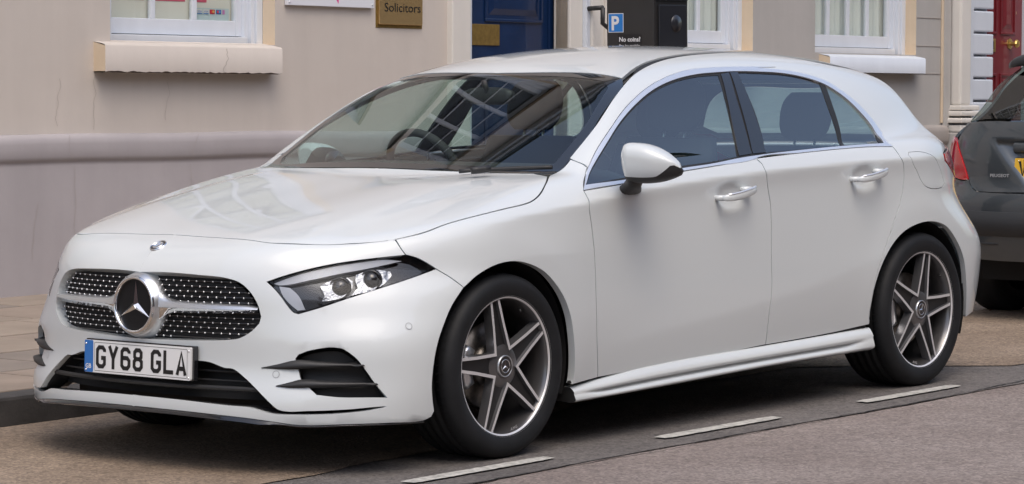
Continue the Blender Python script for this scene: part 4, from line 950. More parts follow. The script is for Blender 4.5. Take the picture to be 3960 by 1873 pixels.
def sash(parent, x0, x1, z0, z1, y, cols=3, rows=3, fm=WHT, back=BLIND, st=.055, br=.15, curtain=False, dark=False):
    """window in an opening: box frame, sash with glazing bars, pane, what hangs behind"""
    f = MB(); fw = .115
    f.box(x0, x0+fw*.45, y, y+.09, z0, z1, fm, .004); f.box(x0+fw*.45, x0+fw, y+.012, y+.09, z0, z1, fm, .004); f.box(x1-fw*.45, x1, y, y+.09, z0, z1, fm, .004); f.box(x1-fw*.72, x1-fw*.45, y+.014, y+.09, z0, z1, fm, .004); f.box(x1-fw, x1-fw*.72, y+.04, y+.09, z0, z1, fm, .003)
    f.box(x0+fw, x1-fw, y+.02, y+.10, z0, z0+.045, fm, .004); f.box(x0+fw, x1-fw, y+.02, y+.10, z1-.06, z1, fm, .004)
    o = f.build('window', parent); s = MB(); a, b, c, d = x0+fw, x1-fw, z0+.050, z1-.06; ys = y+.065
    s.box(a, a+st*.8, ys, ys+.04, c, d, fm, .003); s.box(b-st*.8, b, ys, ys+.04, c, d, fm, .003); s.box(a+st*.8, b-st*.8, ys+.002, ys+.04, c, c+br*.6, fm, .004); s.box(a+st*.8, b-st*.8, ys+.002, ys+.04, d-.05, d, fm, .003)
    A, B, C_, D = a+st*.8, b-st*.8, c+br*.6, d-.05
    for i in range(1, cols): xx = A+(B-A)*i/cols; s.box(xx-.018, xx+.018, ys+.006, ys+.034, C_, D, fm, .004)
    for i in range(1, rows): zz = C_+(D-C_)*i/rows; s.box(A, B, ys+.008, ys+.032, zz-.016, zz+.016, fm, .004)
    s.build('sash', o); g = MB(); g.add([(A, ys+.02, C_), (B, ys+.02, C_), (B, ys+.02, D), (A, ys+.02, D)], [(0, 1, 2, 3)], WGL); g.build('pane', o)
    k = MB()
    if curtain:
        X = np.arange(A-.05, B+.05, .012); k.grid(np.array([[(x, ys+.070+.012*math.sin(x*70)+.008*math.sin(x*31), z) for z in (C_-.05, D+.05)] for x in X]), CURT)
    else: k.add([(A-.1, ys+.048, C_-.05), (B+.1, ys+.048, C_-.05), (B+.1, ys+.048, D+.05), (A-.1, ys+.048, D+.05)], [(0, 1, 2, 3)], ROOM if dark else back)  # dark windows: near-black sheet stands in for the gloom of an unlit room
    k.build('curtain' if curtain else 'blind_or_dark_back', o); return o, (A, B, C_, D, ys)
def plinth(mb, x0, x1, m, zt=.975, zb=.835, seed=0):
    X = np.arange(x0, x1+.001, .1); r_ = random.Random(seed); prof = [(0, zt+.004), (-.022, zt), (-.045, zt-.022), (-.048, zt-.05), (-.050, (zt+zb)/2-.01), (-.047, zb+.02), (-.040, zb), (-.030, zb-.006), (-.032, zb-.03), (-.036, .3), (-.036, -.1)]
    w = lambda x: .004*math.sin(x*1.7)+.003*math.sin(x*4.1+1)
    mb.grid(np.array([[(x, WY+a+w(x)*.6, z+(w(x) if z > .8 else 0)) for a, z in prof] for x in X]), m)
CRK2 = mat('hairline_crack', (.37, .33, .295), .9)
def crack(mb, x, z0, z1, y, w=.0010, m=None):
    n = 12; P = []; xx = x
    for i in range(n+1): xx += random.uniform(-.010, .012); P.append((xx, z0+(z1-z0)*i/n))
    mb.grid(np.array([[(a-w, y, b), (a+w, y, b)] for a, b in P]), m or CRK2)
# --- house one: beige, with the left window and the blue door
hA = tilt(house('townhouse', 'beige stucco townhouse with a mauve plinth, a brass plaque and a navy door'))
openA = [(3.46, 4.775, 1.49, 4.1), (6.515, 7.56, 0.1, 3.0)]; up = [(a, a+1.315, 5.3, 7.75) for a in (-7.6, -4.4, -1.4, .95, 3.46, 6.1)]; lowA = [(a, a+1.315, 1.49, 4.1) for a in (-7.6, -4.4, -1.4, .95)]
mb = MB(); wall_with_holes(mb, -12, 8.06, .0, 8.9, WY, openA+up+lowA, W1, .10, CRM); wa = mb.build('wall', hA)
mb = MB(); plinth(mb, -12, 6.33, W1P); mb.build('plinth', hA)
mb = MB()
for x, a, b, y in ((3.07, 1.02, 1.28, .003), (3.32, 1.0, 1.30, .003), (3.88, 1.05, 1.27, .003), (3.12, .12, .80, .040), (4.05, .12, .80, .040), (3.12, .84, .97, .054), (4.05, .84, .97, .054), (2.85, .3, .60, .040)): mb = MB(); crack(mb, x, a, b, WY-y); mb.build('hairline_crack', hA)
w1, r1 = sash(hA, 3.46, 4.775, 1.49, 4.1, WY+.10, rows=5)
SIL = W1
def sill(parent, x0, x1, zt, zb, m, mtop, rough=True):
    mb = MB(); X = np.linspace(x0, x1, 60); y = WY-.095; jit = lambda: random.uniform(-.004, .0035) if rough else 0
    b = [zb+jit() for _ in X]; mb.grid(np.array([[(x, WY+.06, zt+.030), (x, y+.012, zt+.006), (x, y, zt-.004), (x, y, q)] for x, q in zip(X, b)]), m); mb.grid(np.array([[(x, y, q), (x, y+.02, q-.004), (x, WY+.01, q-.002)] for x, q in zip(X, b)]), mtop)
    for x in (x0, x1): mb.add([(x, WY+.01, zb), (x, y, zb), (x, y, zt-.004), (x, WY+.01, zt+.02)], [(0, 1, 2, 3)], CRM if x == x0 else m)
    return mb.build('sill', parent)
SOOT = mat('sill_soot', (.08, .06, .045), .9)
s1 = sill(hA, 3.335, 4.74, 1.468, 1.323, W1, SOOT); mb = MB(); crack(mb, 4.26, 1.325, 1.46, WY-.097, .0015); mb.build('sill_crack', s1)
A, B, C_, D, ys = r1
PINK = mat('pink_band', (.62, .10, .17), .5); CARD = mat('card_pale', (.52, .62, .62), .5); BLU = mat('sign_blue', (.02, .20, .58), .4)
mb = MB(); yb = ys+.046
for a, b in ((A, A+.30), (A+.335, A+.625), (A+.665, A+.80)): mb.add([(a, yb, 1.735), (b, yb, 1.735), (b, yb, 1.752), (a, yb, 1.752)], [(0, 1, 2, 3)], PINK)
mb.build('pink_band', w1)
mb = MB(); cx0 = B-.295; mb.add([(cx0, yb-.006, 1.632), (B-.02, yb-.006, 1.632), (B-.02, yb-.006, 1.702), (cx0, yb-.006, 1.702)], [(0, 1, 2, 3)], CARD)
for i, c in enumerate((None, None, (.55, .02, .05), (.02, .12, .4), (.55, .2, .45))):
    xx = cx0+.012+i*.052; mm = WHW if c is None else mat('card_logo%d' % i, c, .5); w_ = .042 if i < 4 else .02
    mb.add([(xx, yb-.008, 1.668), (xx+w_, yb-.008, 1.668), (xx+w_, yb-.008, 1.694), (xx, yb-.008, 1.694)], [(0, 1, 2, 3)], mm)
    if c is None: mb.text('VISA', .015, BLU, (xx+.003, yb-.010, 1.677), (1, 0, 0), (0, 0, 1), width=.034); mb.add([(xx, yb-.0095, 1.668), (xx+w_, yb-.0095, 1.668), (xx+w_, yb-.0095, 1.672), (xx, yb-.0095, 1.672)], [(0, 1, 2, 3)], BLU)
    elif i < 4:
        for dx, c2 in ((.014, (.7, .05, .05)), (.027, (.75, .4, .1) if i == 2 else (.1, .3, .7))): mb.lathe([(.0085, 0), (0, 0)], mat('dot%d%.3f' % (i, dx), c2, .5), (xx+dx, yb-.0095-dx*.05, 1.682), (0, 1, 0), 14)
mb.build('card_sticker', w1)
for h in lowA: sash(hA, *h, WY+.10); sill(hA, h[0]-.12, h[1]+.0, 1.468, 1.323, W1, SOOT, False)
GLD = mat('upper_panes', (.03, .04, .045), .1)
for h in up: sash(hA, *h, WY+.10, cols=3, rows=4, dark=True); sill(hA, h[0]-.1, h[1]+.1, 5.29, 5.15, W1, SOOT, False)
mb = MB(); mb.box(-12.2, 8.06, WY-.28, WY+.1, 8.9, 9.12, WHT, .02); mb.box(-12.2, 8.06, WY-.18, WY-.002, 8.72, 8.895, WHT, .02); mb.build('cornice', hA)
mb = MB(); mb.tube([(-12.2, WY-.36, 9.16), (8.06, WY-.36, 9.16)], .06, BLACKPL, 8); mb.build('gutter', hA)
mb = MB(); mb.add([(-12.2, WY-.3, 9.13), (8.06, WY-.3, 9.13), (8.06, WY+3.6, 11.4), (-12.2, WY+3.6, 11.4)], [(0, 1, 2, 3)], SLATE); mb.build('roof', hA)
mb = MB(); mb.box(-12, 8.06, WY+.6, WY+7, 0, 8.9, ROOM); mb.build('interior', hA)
# door surround, blue door
NAVY = mat('navy_paint', (.006, .022, .075), .28, coat=.4, noise=(5, .15, 4)); BRASS = mat('brass', (.60, .42, .14), .28, metal=.8, noise=(12, .2, 4)); OLDB = mat('dull_brass', (.30, .20, .06), .45, metal=.6, noise=(30, .2, 5))
mb = MB(); mb.box(6.335, 6.515, WY-.045, WY+.02, .1, 3.2, CRM if False else WHW, .008); mb.box(6.515, 6.70, WY+.10, WY+.20, .1, 3.0, WHT, .01); mb.box(7.56, 7.70, WY-.02, WY+.12, .1, 3.1, WHW, .01)
mb.box(7.70, 7.745, WY-.05, WY, .1, 3.1, WHT, .01); mb.box(7.745, 7.84, WY-.065, WY, .1, 3.1, WHW, .01); mb.box(7.84, 7.90, WY-.045, WY, .1, 3.1, WHW, .008); mb.box(7.90, 7.985, WY-.07, WY, .1, 3.1, WHW, .012); mb.box(6.30, 8.05, WY-.09, WY+.1, 3.1, 3.4, WHW, .01)
mb.build('door_surround', hA)
d = MB(); yd = WY+.17; d.box(6.66, 7.70, yd, yd+.05, .1, 3.0, NAVY, .004)
def dpanel(d, x0, x1, z0, z1, y, m):
    for a, b, c, e in ((x0, x1, z0, z0+.02), (x0, x1, z1-.02, z1), (x0, x0+.02, z0+.02, z1-.02), (x1-.02, x1, z0+.02, z1-.02)): d.box(a, b, y-.012, y, c, e, m, .004)
    d.add([(x0+.045, y-.001, z0+.045), (x1-.045, y-.001, z0+.045), (x1-.045, y-.001, z1-.045), (x0+.045, y-.001, z1-.045), (x0+.085, y-.012, z0+.085), (x1-.085, y-.012, z0+.085), (x1-.085, y-.012, z1-.085), (x0+.085, y-.012, z1-.085)], [(0, 1, 5, 4), (1, 2, 6, 5), (2, 3, 7, 6), (3, 0, 4, 7), (4, 5, 6, 7)], m)
dpanel(d, 6.90, 7.50, 1.68, 2.7, yd, NAVY); dpanel(d, 6.90, 7.50, .35, 1.42, yd, NAVY); d.box(7.555, 7.60, yd-.02, yd, .1, 3.0, NAVY, .004); dd = d.build('door', hA)
mb = MB(); mb.box(6.70, 7.05, yd-.008, yd, 1.525, 1.662, OLDB, .003); mb.build('letter_plate', dd)
# plaque and board
mb = MB(); pz = lambda x, z: z+SLOPE*(x-HX)
brs = thing('wall_plaque', label='square brass plaque lettered Solicitors, screwed beside the navy door', cat='plaque'); tilt(brs)
PLQ = mat('polished_brass', (.62, .43, .20), .25, metal=.75, bump=(7, .25, .02)); mb.box(5.675, 6.075, WY-.022, WY-.002, 1.632, 1.99, PLQ, .004); mb.box(5.66, 6.09, WY-.004, WY+.001, 1.612, 2.0, OLDB, .001); mb.build('plate', brs)
mb = MB(); mb.text('Solicitors', .078, INK, (5.715, WY-.0235, 1.712), (1, 0, 0), (0, 0, 1), width=.335); mb.build('lettering', brs)
sgn = tilt(thing('wall_sign', label='white board with a pink motif cut by the top edge, above the beige wall', cat='sign')); mb = MB(); mb.box(4.852, 5.615, WY-.03, WY-.004, 1.728, 2.3, mat('sign_white', (.74, .75, .80), .4, coat=.3), .003); mb.build('board', sgn)
MAG = mat('magenta_ink', (.75, .04, .28), .5); mb = MB(); mb.add([(5.255, WY-.031, 1.80), (5.30, WY-.031, 1.80), (5.292, WY-.031, 1.746)], [(0, 2, 1)], MAG); mb.add([(5.10, WY-.031, 1.78), (5.44, WY-.031, 1.78), (5.44, WY-.031, 2.1), (5.10, WY-.031, 2.1)], [(0, 1, 2, 3)], MAG); mb.build('motif', sgn)
mb = MB()
for x in (4.868, 5.598): mb.lathe([(0, .006), (.005, .004), (.006, 0)], SATIN, (x, WY-.03, 1.748), (0, -1, 0), 10)
mb.build('screws', sgn)
# iron handrail by the steps
mb = MB(); mb.tube([(7.72, 4.66, 1.785), (7.72, 4.66, 1.68), (7.76, 4.65, 1.655), (7.96, 4.6, 1.53), (7.97, 4.58, .2)], .016, BLACKPL, 8); mb.tube([(7.72, 4.78, 1.78), (7.72, 4.66, 1.785)], .016, BLACKPL, 8); tag(tilt(mb.build('handrail')), 'black iron handrail bent down from the pilaster beside the navy door', 'handrail')
# --- house two: grey
hB = tilt(house('townhouse', 'grey stucco townhouse with white sash windows and net curtains')); oB = [(8.30, 9.715, 1.53, 3.1), (10.52, 11.935, 1.53, 3.1)]; upB = [(a, a+1.3, 5.3, 7.7) for a in (8.4, 10.6)]
mb = MB(); wall_with_holes(mb, 8.06, 12.42, 0, 8.9, WY+.004, oB+upB, W2, .10, CRM); mb.build('wall', hB); mb = MB(); plinth(mb, 8.06, 12.40, facade_mat('stone_plinth', (.29, .26, .24), (.34, .31, .285)), .975, .835, 3); mb.build('plinth', hB)
for h in oB: sash(hB, *h, WY+.10, cols=4, rows=3, curtain=True)
for a, b in ((8.15, 9.70), (10.575, 11.92)): sill(hB, a, b, 1.500, 1.385, WHT, SOOT, False)
for h in upB: sash(hB, *h, WY+.10, cols=3, rows=4, dark=True)
mb = MB(); 
for z in (1.60, 1.385, 1.82): mb.box(11.94, 12.36, WY-.0005, WY+.004, z, z+.003, CRK2)
mb.box(12.30, 12.325, WY-.012, WY+.002, 1.0, 7.2, CRM, .004); mb.box(12.325, 12.42, WY-.02, WY+.002, .97, 7.2, W2, .004); mb.build('wall_joints', hB)
mb = MB(); mb.box(8.06, 12.42, WY-.28, WY+.1, 8.9, 9.12, WHT, .02); mb.build('cornice', hB); mb = MB(); mb.add([(8.06, WY-.3, 9.13), (12.42, WY-.3, 9.13), (12.42, WY+3.6, 11.4), (8.06, WY+3.6, 11.4)], [(0, 1, 2, 3)], SLATE); mb.build('roof', hB); mb = MB(); mb.box(8.06, 12.42, WY+.6, WY+7, 0, 8.9, ROOM); mb.build('interior', hB)
# --- house three: white rusticated porch and red door
hC = tilt(house('townhouse', 'white rusticated house front with a moulded pillar and a dark red door')); mb = MB(); wall_with_holes(mb, 12.42, 30, 0, 8.9, WY+.008, [(13.02, 13.78, .1, 3.0)]+[(a, a+1.3, 1.5, 3.1) for a in (15, 18, 21, 24)]+[(a, a+1.3, 5.3, 7.7) for a in (15, 18, 21, 24)], WHT, .14); mb.build('wall', hC)
for a in (15, 18, 21, 24):
    for z0, z1 in ((1.5, 3.1), (5.3, 7.7)): sash(hC, a, a+1.3, z0, z1, WY+.10, dark=True)
mb = MB(); mb.box(12.44, 12.60, WY-.10, WY, 1.14, 4.5, WHW, .02); mb.box(12.60, 12.68, WY-.075, WY, 1.14, 4.5, WHT, .01)
for z, o_ in ((1.10, .02), (1.055, .035), (1.00, .05), (.93, .035), (.1, .055)): mb.box(12.43-o_, 12.70+o_*.3, WY-.10-o_, WY, z, z+(.04 if z > .99 else (.055 if z > .5 else .825)), WHW if z > .5 else W2, .012)
z = 1.0
while z < 3.2: mb.box(12.68, 13.02, WY-.055, WY, z, z+.165, WHT, .012); mb.box(13.78, 14.2, WY-.055, WY, z, z+.165, WHW, .012); z += .182
mb.build('quoins', hC)
REDP = mat('dark_red_paint', (.17, .016, .022), .3, coat=.5, noise=(5, .12, 4)); d = MB(); yd = WY+.12; d.box(13.02, 13.78, yd, yd+.05, .1, 3, REDP, .004)
for z0, z1 in ((.5, 1.40), (1.72, 2.6)):
    for x0, x1 in ((13.10, 13.36), (13.42, 13.66)): dpanel(d, x0, x1, z0, z1, yd, REDP)
dd = d.build('door', hC); mb = MB(); P_ = 1.575
mb.box(13.16, 13.34, yd-.010, yd, P_, P_+.022, BRASS, .003); mb.box(13.16, 13.34, yd-.010, yd, P_+.085, P_+.107, BRASS, .003); mb.box(13.16, 13.18, yd-.010, yd, P_+.022, P_+.085, BRASS, .003); mb.box(13.315, 13.34, yd-.010, yd, P_+.022, P_+.085, BRASS, .003); mb.box(13.18, 13.315, yd-.004, yd, P_+.022, P_+.085, DARKPL); mb.build('letter_plate', dd)
mb = MB(); mb.lathe([(.045, .0), (.045, .006), (.018, .012), (.014, .045), (.032, .055), (.036, .070), (.028, .082), (0, .086)], BRASS, (13.58, yd, 1.645), (0, -1, 0), 8, smooth=False); mb.build('door_knob', dd); mb = MB(); mb.lathe([(.016, 0), (.016, .008), (0, .01)], BRASS, (13.66, yd, 1.90), (0, -1, 0), 12); mb.build('door_lock', dd)
mb = MB(); mb.box(12.42, 30, WY-.28, WY+.1, 8.9, 9.12, WHT, .02); mb.build('cornice', hC); mb = MB(); mb.add([(12.42, WY-.3, 9.13), (30, WY-.3, 9.13), (30, WY+3.6, 11.4), (12.42, WY+3.6, 11.4)], [(0, 1, 2, 3)], SLATE); mb.build('roof', hC); mb = MB(); mb.box(12.42, 30, WY+.6, WY+7, 0, 8.9, ROOM); mb.build('interior', hC)
# --- parking machine
pm = thing('parking_machine', (0, 0, 0), label='black pavement parking machine with a blue P sign, behind the white hatchback roof', cat='parking machine')
cx_, cy_ = 4.10, 1.52; PMB = mat('machine_black', (.022, .021, .021), .35, coat=.2); PMN = mat('machine_front', (.016, .017, .022), .30, coat=.3)
mb = MB(); mb.box(cx_, cx_+.285, cy_, cy_+.30, .12, 1.86, PMB, .006); mb.box(cx_+.0, cx_+.285, cy_-.001, cy_+.30, 1.862, 1.90, PMB, .006); bod = mb.build('cabinet', pm)
mb = MB(); mb.box(cx_+.012, cx_+.275, cy_-.010, cy_-.001, 1.66, 1.84, PMN, .005); mb.box(cx_+.030, cx_+.262, cy_-.012, cy_-.001, 1.05, 1.64, PMN, .01); mb.lathe([(.045, -.002), (.040, .006), (.0, .010)], PMN, (cx_+.17, cy_-.012, 1.545), (0, -1, 0), 24); mb.build('front_panel', bod)
xs = cx_-.0015; Yp = lambda v: cy_+.30-v
def lrect(mb, v0, v1, z0, z1, m, k=0): mb.add([(xs-.0008*k, Yp(v0), z0), (xs-.0008*k, Yp(v1), z0), (xs-.0008*k, Yp(v1), z1), (xs-.0008*k, Yp(v0), z1)], [(0, 1, 2, 3)], m)
mb = MB(); lrect(mb, .012, .108, 1.503, 1.600, WINK); lrect(mb, .0155, .1045, 1.5065, 1.5965, BLU, 1); mb.text('P', .098, WINK, (xs-.002, Yp(.030), 1.5165), (0, -1, 0), (0, 0, 1), bold=.003); mb.build('parking_sign', bod)
mb = MB(); lrect(mb, .072, .222, 1.33, 1.494, INK); mb.text('No coins?', .032, WINK, (xs-.002, Yp(.080), 1.457), (0, -1, 0), (0, 0, 1), width=.134, bold=.0009); mb.text('Pay by mobile', .022, WINK, (xs-.002, Yp(.080), 1.429), (0, -1, 0), (0, 0, 1), width=.130); mb.build('payment_notice', bod)
# --- opposite side of the street (seen in the paint and the glass)
BRK = mat('brick_wall', (.22, .12, .085), .85, noise=(3, .3, 8)); REN = mat('pale_render', (.42, .38, .32), .8, noise=(2, .1, 6))
spec = [(-26, -17, 6.2, 'red brick terrace house with dark windows at the far left opposite', BRK), (-17, -7, 7.0, 'pale rendered house opposite with a slate roof, left of the brick one', REN), (-7, 2, 5.6, 'low brick house opposite the white hatchback', BRK), (2, 11, 7.6, 'cream rendered gabled house opposite', REN), (11, 19, 9.6, 'brick house with overhanging eaves opposite, right of the gabled one', BRK), (19, 30, 10.6, 'long pale terrace house far along the opposite pavement', REN), (30, 46, 9.5, 'last brick terrace house along the opposite pavement', BRK)]
for x0, x1, h, lab, m in spec:
    o = thing('terrace_house', (x0, -10.4, 0), label=lab, cat='house', group='houses across the street'); mb = MB(); wd = x1-x0; holes = [(a, a+1.1, z, z+1.5) for z in (1.0, h-2.2) for a in np.arange(1.2, wd-1.5, 2.6)]
    f = MB(); wall_with_holes(f, 0, wd, 0, h, 0, holes, m, .12); f.v = [(a, -b, c) for a, b, c in f.v]; f.build('wall', o)
    g = MB(); [g.add([(a, -.12, c), (b, -.12, c), (b, -.12, d_), (a, -.12, d_)], [(0, 1, 2, 3)], GLD) for a, b, c, d_ in holes]; [g.box(a-.02+k*(b-a)/2, a+.02+k*(b-a)/2, -.12, -.09, c, d_, WHW) for a, b, c, d_ in holes for k in (0, 1, 2)]; g.build('window', o)
    r_ = MB(); r_.add([(-.15, .4, h-.05), (wd+.15, .4, h-.05), (wd+.15, -3.5, h+2.6), (-.15, -3.5, h+2.6), (wd+.15, -7.4, h-.05), (-.15, -7.4, h-.05)], [(0, 1, 2, 3), (3, 2, 4, 5)], SLATE); r_.box(-.15, wd+.15, .25, .45, h-.15, h-.02, WHW); r_.build('roof', o)
    e = MB(); e.box(.02, wd-.02, -6.9, -.2, 0, h-.05, m); e.box(wd*.2, wd*.2+.8, -3.9, -3.1, h+1.8, h+3.6, BRK); e.build('gable', o)
mb = MB(); mb.box(-40, 60, -10.35, -8.2, -.05, .12, SLAB[1]); mb.build('pavement', kind='structure')
# ------------------------------------------------------------------ the dark grey supermini parked ahead, its tail towards us
O2 = np.array([5.40, -.03, 0.])
Q_r = Spl([(.2, .09), (.32, .045), (.42, .015), (.50, .0), (.58, -.004), (.64, .006), (.70, .035), (.80, .05), (.93, .075), (1.03, .12), (1.20, .255), (1.30, .345), (1.42, .46)])
Q_t = Spl([(.2, .80), (.4, .845), (.6, .862), (.8, .855), (.92, .825), (.99, .745), (1.06, .655), (1.2, .578), (1.3, .522), (1.38, .46)])
Q_h = Spl([(0, 1.34), (.4, 1.405), (.9, 1.465), (1.5, 1.475), (2.2, 1.40), (2.75, 1.17), (3.0, 1.03), (3.5, .93), (3.9, .74), (4.1, .60)])
Q_w = Spl([(0, -.02), (.5, 0), (2.5, 0), (3.3, -.01), (3.7, -.05), (4.03, -.15)])
def F2(P):
    x, y, z = P[:, 0], np.abs(P[:, 1]), P[:, 2]
    side = (y-Q_t(z)-Q_w(x))*.93; c = (y/.8)**2
    rear = (Q_r(z)+.10*c+.13*c**3-x)*.80; top = (z-Q_h(x)+.06*(y/.6)**2)*.93; front = (x-4.02+.28*c+.1*c**3-.0*z)*.9
    rec = .032*np.exp(-np.maximum(np.abs((z-.82)/.105), np.abs(y/(.295+.10*(z-.82)/.1)))**10); rear = rear+rec
    b = smax(smax(side, rear, .13), smax(top, front, .08), .06); return smax(b, .20-z, .03)
F2w = lambda P: F2(P-O2)
def t2(s):
    p = cast(F2w, CP, rays(zp(s)), 14.0, 19.5, 300)
    if np.isnan(p).any(): print('MISS2', s, np.where(np.isnan(p).any(1))[0])
    return p[~np.isnan(p).any(1)]-O2
def o2(pts, d=(1, 0, 0)): return onF(pts, d, (0, 2.2), F2)
GREY = mat('dark_grey_paint', (.062, .074, .084), .28, metal=.35, coat=1.0, coatr=.03)
pc = thing('parked_car', O2, label='dark grey supermini with yellow rear plate, tail towards us at the right edge', cat='car')
k2 = dict(Fn=F2)
top_l = t2('K 530,140 560,116 600,101'); gl = t2('K 612,98'); tgl = t2('K 605,400 612,425 640,457 700,465')
tg2 = np.vstack([o2([(-1, 0, 1.03), (-1, .15, 1.03), (-1, .30, 1.032), (-1, .45, 1.034)])[:, :], gl+np.array([0, .01, 0]), top_l[::-1], t2('K 546,200 575,300'), tgl, o2([(-1, .2, .672), (-1, 0, .672)]), o2([(-1, 0, .8), (-1, 0, .92)])])
frame('X2', (1, -.18, -.1)); frame('N', (0, -1, -.25)); frame('T2', (.05, 0, -1))
bdy = panel(tg2, 'X2', .025, keep_y0=True, gap=.002, **k2); tgt = pobj('tailgate', bdy, GREY, pc, both=True)
gls = np.vstack([o2([(-1, 0, 1.036), (-1, .15, 1.037), (-1, .3, 1.040), (-1, .45, 1.044)]), t2('K 612,96 J 2180,880 2260,770 2350,680 2455,592'), o2([(-1, .40, 1.325), (-1, .2, 1.33), (-1, 0, 1.33)]), o2([(-1, 0, 1.25), (-1, 0, 1.13)])])
pobj('rear_window', panel(gls, 'X2', .03, keep_y0=True, depth=.006, gap=.001, **k2), GLASS_D, tgt, both=True)
side_up = o2([(.60, 1.5, .80), (.62, 1.5, .95)], (0, -1, 0))
lamp_l = np.vstack([t2('K 530,140 546,200 575,300 605,400 578,402'), o2([(.20, 1.5, .74), (.28, 1.5, .86), (.30, 1.5, .95)], (0, -1, 0))])
for sg in (1, -1): pobj('tail_light', panel(lamp_l, 'X2', .015, gap=.002, Fn=lambda P: F2(P)-.006, depth=.02), REDL, pc, sg)
bmp = np.vstack([o2([(-1, 0, .668), (-1, .2, .668)]), tgl[::-1], t2('K 578,404'), o2([(.22, 1.5, .735), (.36, 1.5, .70), (.38, 1.5, .5), (.36, 1.5, .34)], (0, -1, 0)), o2([(-1, .6, .32), (-1, .4, .315), (-1, .2, .315), (-1, 0, .315)]), o2([(-1, 0, .45), (-1, 0, .58)])])
rb2 = pobj('rear_bumper', panel(bmp, 'X2', .025, keep_y0=True, gap=.002, **k2), GREY, pc, both=True)
GREYD = mat('bumper_insert', (.030, .033, .037), .5)
def band(name, z0, z1, ym, m, lift):
    Y = np.linspace(-ym, ym, 61); rows = [onF([(-1, y, z) for y in Y], (1, 0, 0), (0, 2.2), lambda P, l=l: F2(P)-l) for z, l in ((z0, .0), (z0+.002, lift), (z1-.002, lift), (z1, 0))]; mb = MB(); mb.grid(np.stack(rows), m); mb.build(name, rb2)
band('bumper_insert', .445, .572, .62, GREYD, .004)
mb = MB(); P = onF([(-1, y, .405) for y in np.linspace(.36, .48, 12)], (1, 0, 0), (0, 2.2), F2); loft(mb, P, [(.004, 0, 0)]*12, [(0, 0, .008*math.sin(.3+2.5*i/11)) for i in range(12)], GREYD, 8); mb.build('reflector', rb2)
sd2 = np.vstack([o2([(.30, 1.5, .95), (.28, 1.5, .86), (.20, 1.5, .74), (.36, 1.5, .70), (.38, 1.5, .5)], (0, -1, 0)), o2([(.71+.335*math.cos(a), 1.5, .31+.335*math.sin(a)) for a in np.radians(np.linspace(150, -5, 14))], (0, -1, 0)), o2([(x, 1.5, .24) for x in (1.3, 2.0, 2.8)]+[(3.25+.335*math.cos(a), 1.5, .31+.335*math.sin(a)) for a in np.radians(np.linspace(185, 20, 14))], (0, -1, 0)), o2([(3.75, 1.5, .35), (3.80, 1.5, .55), (3.70, 1.5, .80), (3.3, 1.5, .90), (2.9, 1.5, .98), (2.6, 1.5, 1.18), (2.2, 1.5, 1.33), (1.6, 1.5, 1.38), (1.0, 1.5, 1.38), (.65, 1.5, 1.33), (.46, 1.5, 1.2), (.36, 1.5, 1.06)], (0, -1, 0))])
win2 = o2([(.75, 1.5, 1.02), (2.75, 1.5, .97), (2.35, 1.5, 1.22), (1.9, 1.5, 1.30), (1.2, 1.5, 1.31), (.85, 1.5, 1.25), (.68, 1.5, 1.12)], (0, -1, 0))
for sg in (1, -1):
    s_ = pobj('body_side', panel(sd2, 'N', .045, [win2], gap=.001, **k2), GREY, pc, sg); pobj('side_window', panel(win2, 'N', .05, depth=0, **k2), GLASS_S, s_, sg, lift=-.004)
rf2 = np.vstack([o2([(x, 0, 1.7) for x in (.37, .9, 1.5, 2.15)], (0, 0, -1)), o2([(2.2, .3, 1.7), (2.25, .48, 1.7), (1.6, .50, 1.7), (1.0, .50, 1.7), (.62, .47, 1.7), (.40, .36, 1.7), (.38, .2, 1.7)], (0, 0, -1))])
pobj('roof', panel(rf2, 'T2', .05, keep_y0=True, **k2), GREY, pc, both=True)
hd2 = np.vstack([o2([(x, 0, 1.7) for x in (2.95, 3.3, 3.6, 3.85)], (0, 0, -1)), o2([(3.75, .4, 1.7), (3.6, .62, 1.7), (3.2, .72, 1.7), (2.85, .66, 1.7)], (0, 0, -1))]); pobj('bonnet', panel(hd2, 'T2', .05, keep_y0=True, **k2), GREY, pc, both=True)
ws2 = np.vstack([o2([(x, 0, 1.7) for x in (2.17, 2.5, 2.93)], (0, 0, -1)), o2([(2.83, .64, 1.7), (2.5, .56, 1.7), (2.26, .46, 1.7)], (0, 0, -1))]); pobj('windscreen', panel(ws2, 'T2', .05, keep_y0=True, depth=0, **k2), GLASS_F, pc, both=True)
frame('XF', (-1, 0, -.2)); ft2 = o2([(5, 0, .3), (5, 0, .5), (5, 0, .72), (5, .4, .74), (5, .66, .76), (5, .72, .55), (5, .68, .32)], (-1, 0, 0)); pobj('front_bumper', panel(ft2, 'XF', .05, keep_y0=True, **k2), GREY, pc, both=True)
LETS = mat('badge_silver', (.50, .52, .54), .35, metal=.3)
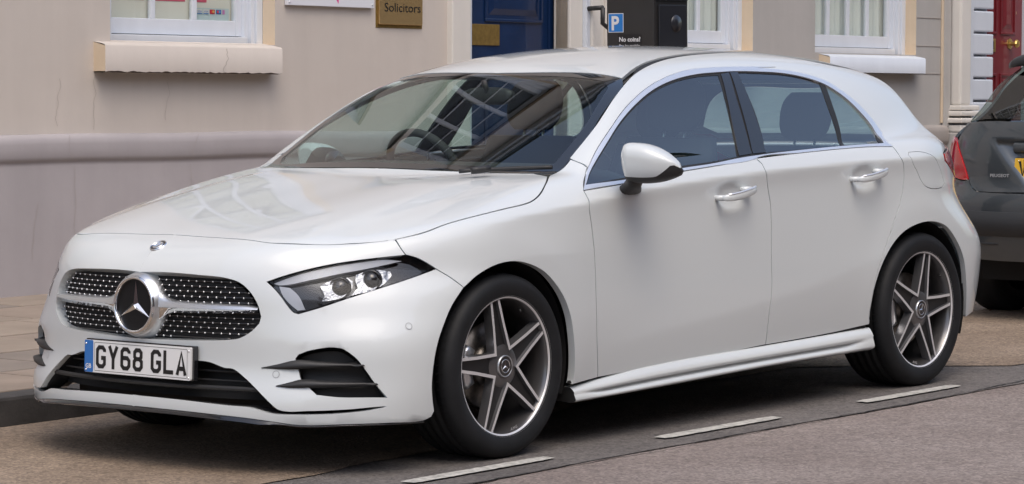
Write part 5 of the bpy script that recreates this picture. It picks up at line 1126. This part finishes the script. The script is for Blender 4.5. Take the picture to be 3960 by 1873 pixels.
# spoiler, badge lettering, handle bar, plate
mb = MB(); Y = np.linspace(-.50, .50, 25); P = onF([(-1, y, 1.352-.04*(y/.5)**4) for y in Y], (1, 0, 0), (0, 2.2), F2); loft(mb, P+np.array([-.035, 0, .01]), [(.055*(1-.5*abs(t)**5), 0, .01) for t in np.linspace(-1, 1, 25)], [(0, 0, .034*(1-.5*abs(t)**5)) for t in np.linspace(-1, 1, 25)], mat('spoiler_plastic', (.03, .033, .037), .4), 14, 3); mb.build('spoiler', tgt)
mb = MB(); q = o2([(-1, .427, .757)])[0]; nb = grad(F2, q[None])[0]; ex = np.array([0, -1., 0])-nb*np.dot(nb, (0, -1., 0)); ex /= np.linalg.norm(ex); mb.text('PEUGEOT', .022, LETS, q+nb*.005-np.array([0, 0, .010]), ex, (0, 0, 1), width=.125, bold=.0006); mb.build('lettering', tgt)
mb = MB(); Y = np.linspace(-.30, .30, 31); rows = []
for z, o in ((.925, .0), (.918, -.012), (.885, -.014), (.872, -.004), (.868, .03)): rows.append([o2([(-1, y, .93)])[0]*np.array([1, 1, 0])+np.array([o+.004, 0, z]) for y in Y])
mb.grid(np.array(rows), GREY); mb.build('handle_bar', tgt)
number_plate(tgt, o2([(-1, .0, .79)])[0]+np.array([-.012, .025, 0]), (0, -1, 0), (.12, 0, .993), (-.993, 0, .12), 'V', PLY)
mb = MB(); mb.box(.30, 3.8, -.60, .60, .20, .60, DARKPL); mb.box(.25, 3.0, -.55, .55, .6, .85, DASHM, .05)
for cx_ in (.71, 3.25):
    for sg in (1, -1): A = np.radians(np.linspace(-20, 200, 30)); mb.grid(np.array([[(cx_+.34*math.cos(a), sg*y, .31+.34*math.sin(a)) for a in A] for y in (.80, .58)]), DARKPL)
mb.build('underbody', pc)
for cx_ in (.71, 3.25):
    for sg in (1, -1):
        w = thing('wheel'); w.parent = pc; w.location = (cx_, sg*.80, .305); t = MB(); t.lathe([(.19, 0), (.20, -.005*sg), (.25, -.008*sg) if False else (.25, .006*sg), (.295, -.008*sg), (.305, -.03*sg), (.305, -.16*sg), (.29, -.19*sg), (.19, -.19*sg)], TYRE, seg=48); t.build('tyre', w); r = MB(); r.lathe([(.19, 0), (.17, -.02*sg), (.05, -.015*sg), (0, -.01*sg)], SATIN, seg=40); r.build('rim', w)
mb = MB(); [loft(mb, [(1.05+.1*t, y, .75+.42*t) for t in np.linspace(0, 1, 8)], [(.05, 0, 0)]*8, [(0, .22*(1-.4*t**3), 0) for t in np.linspace(0, 1, 8)], SEATM, 14, 3) for y in (-.3, .3)]; mb.build('rear_seat', pc)
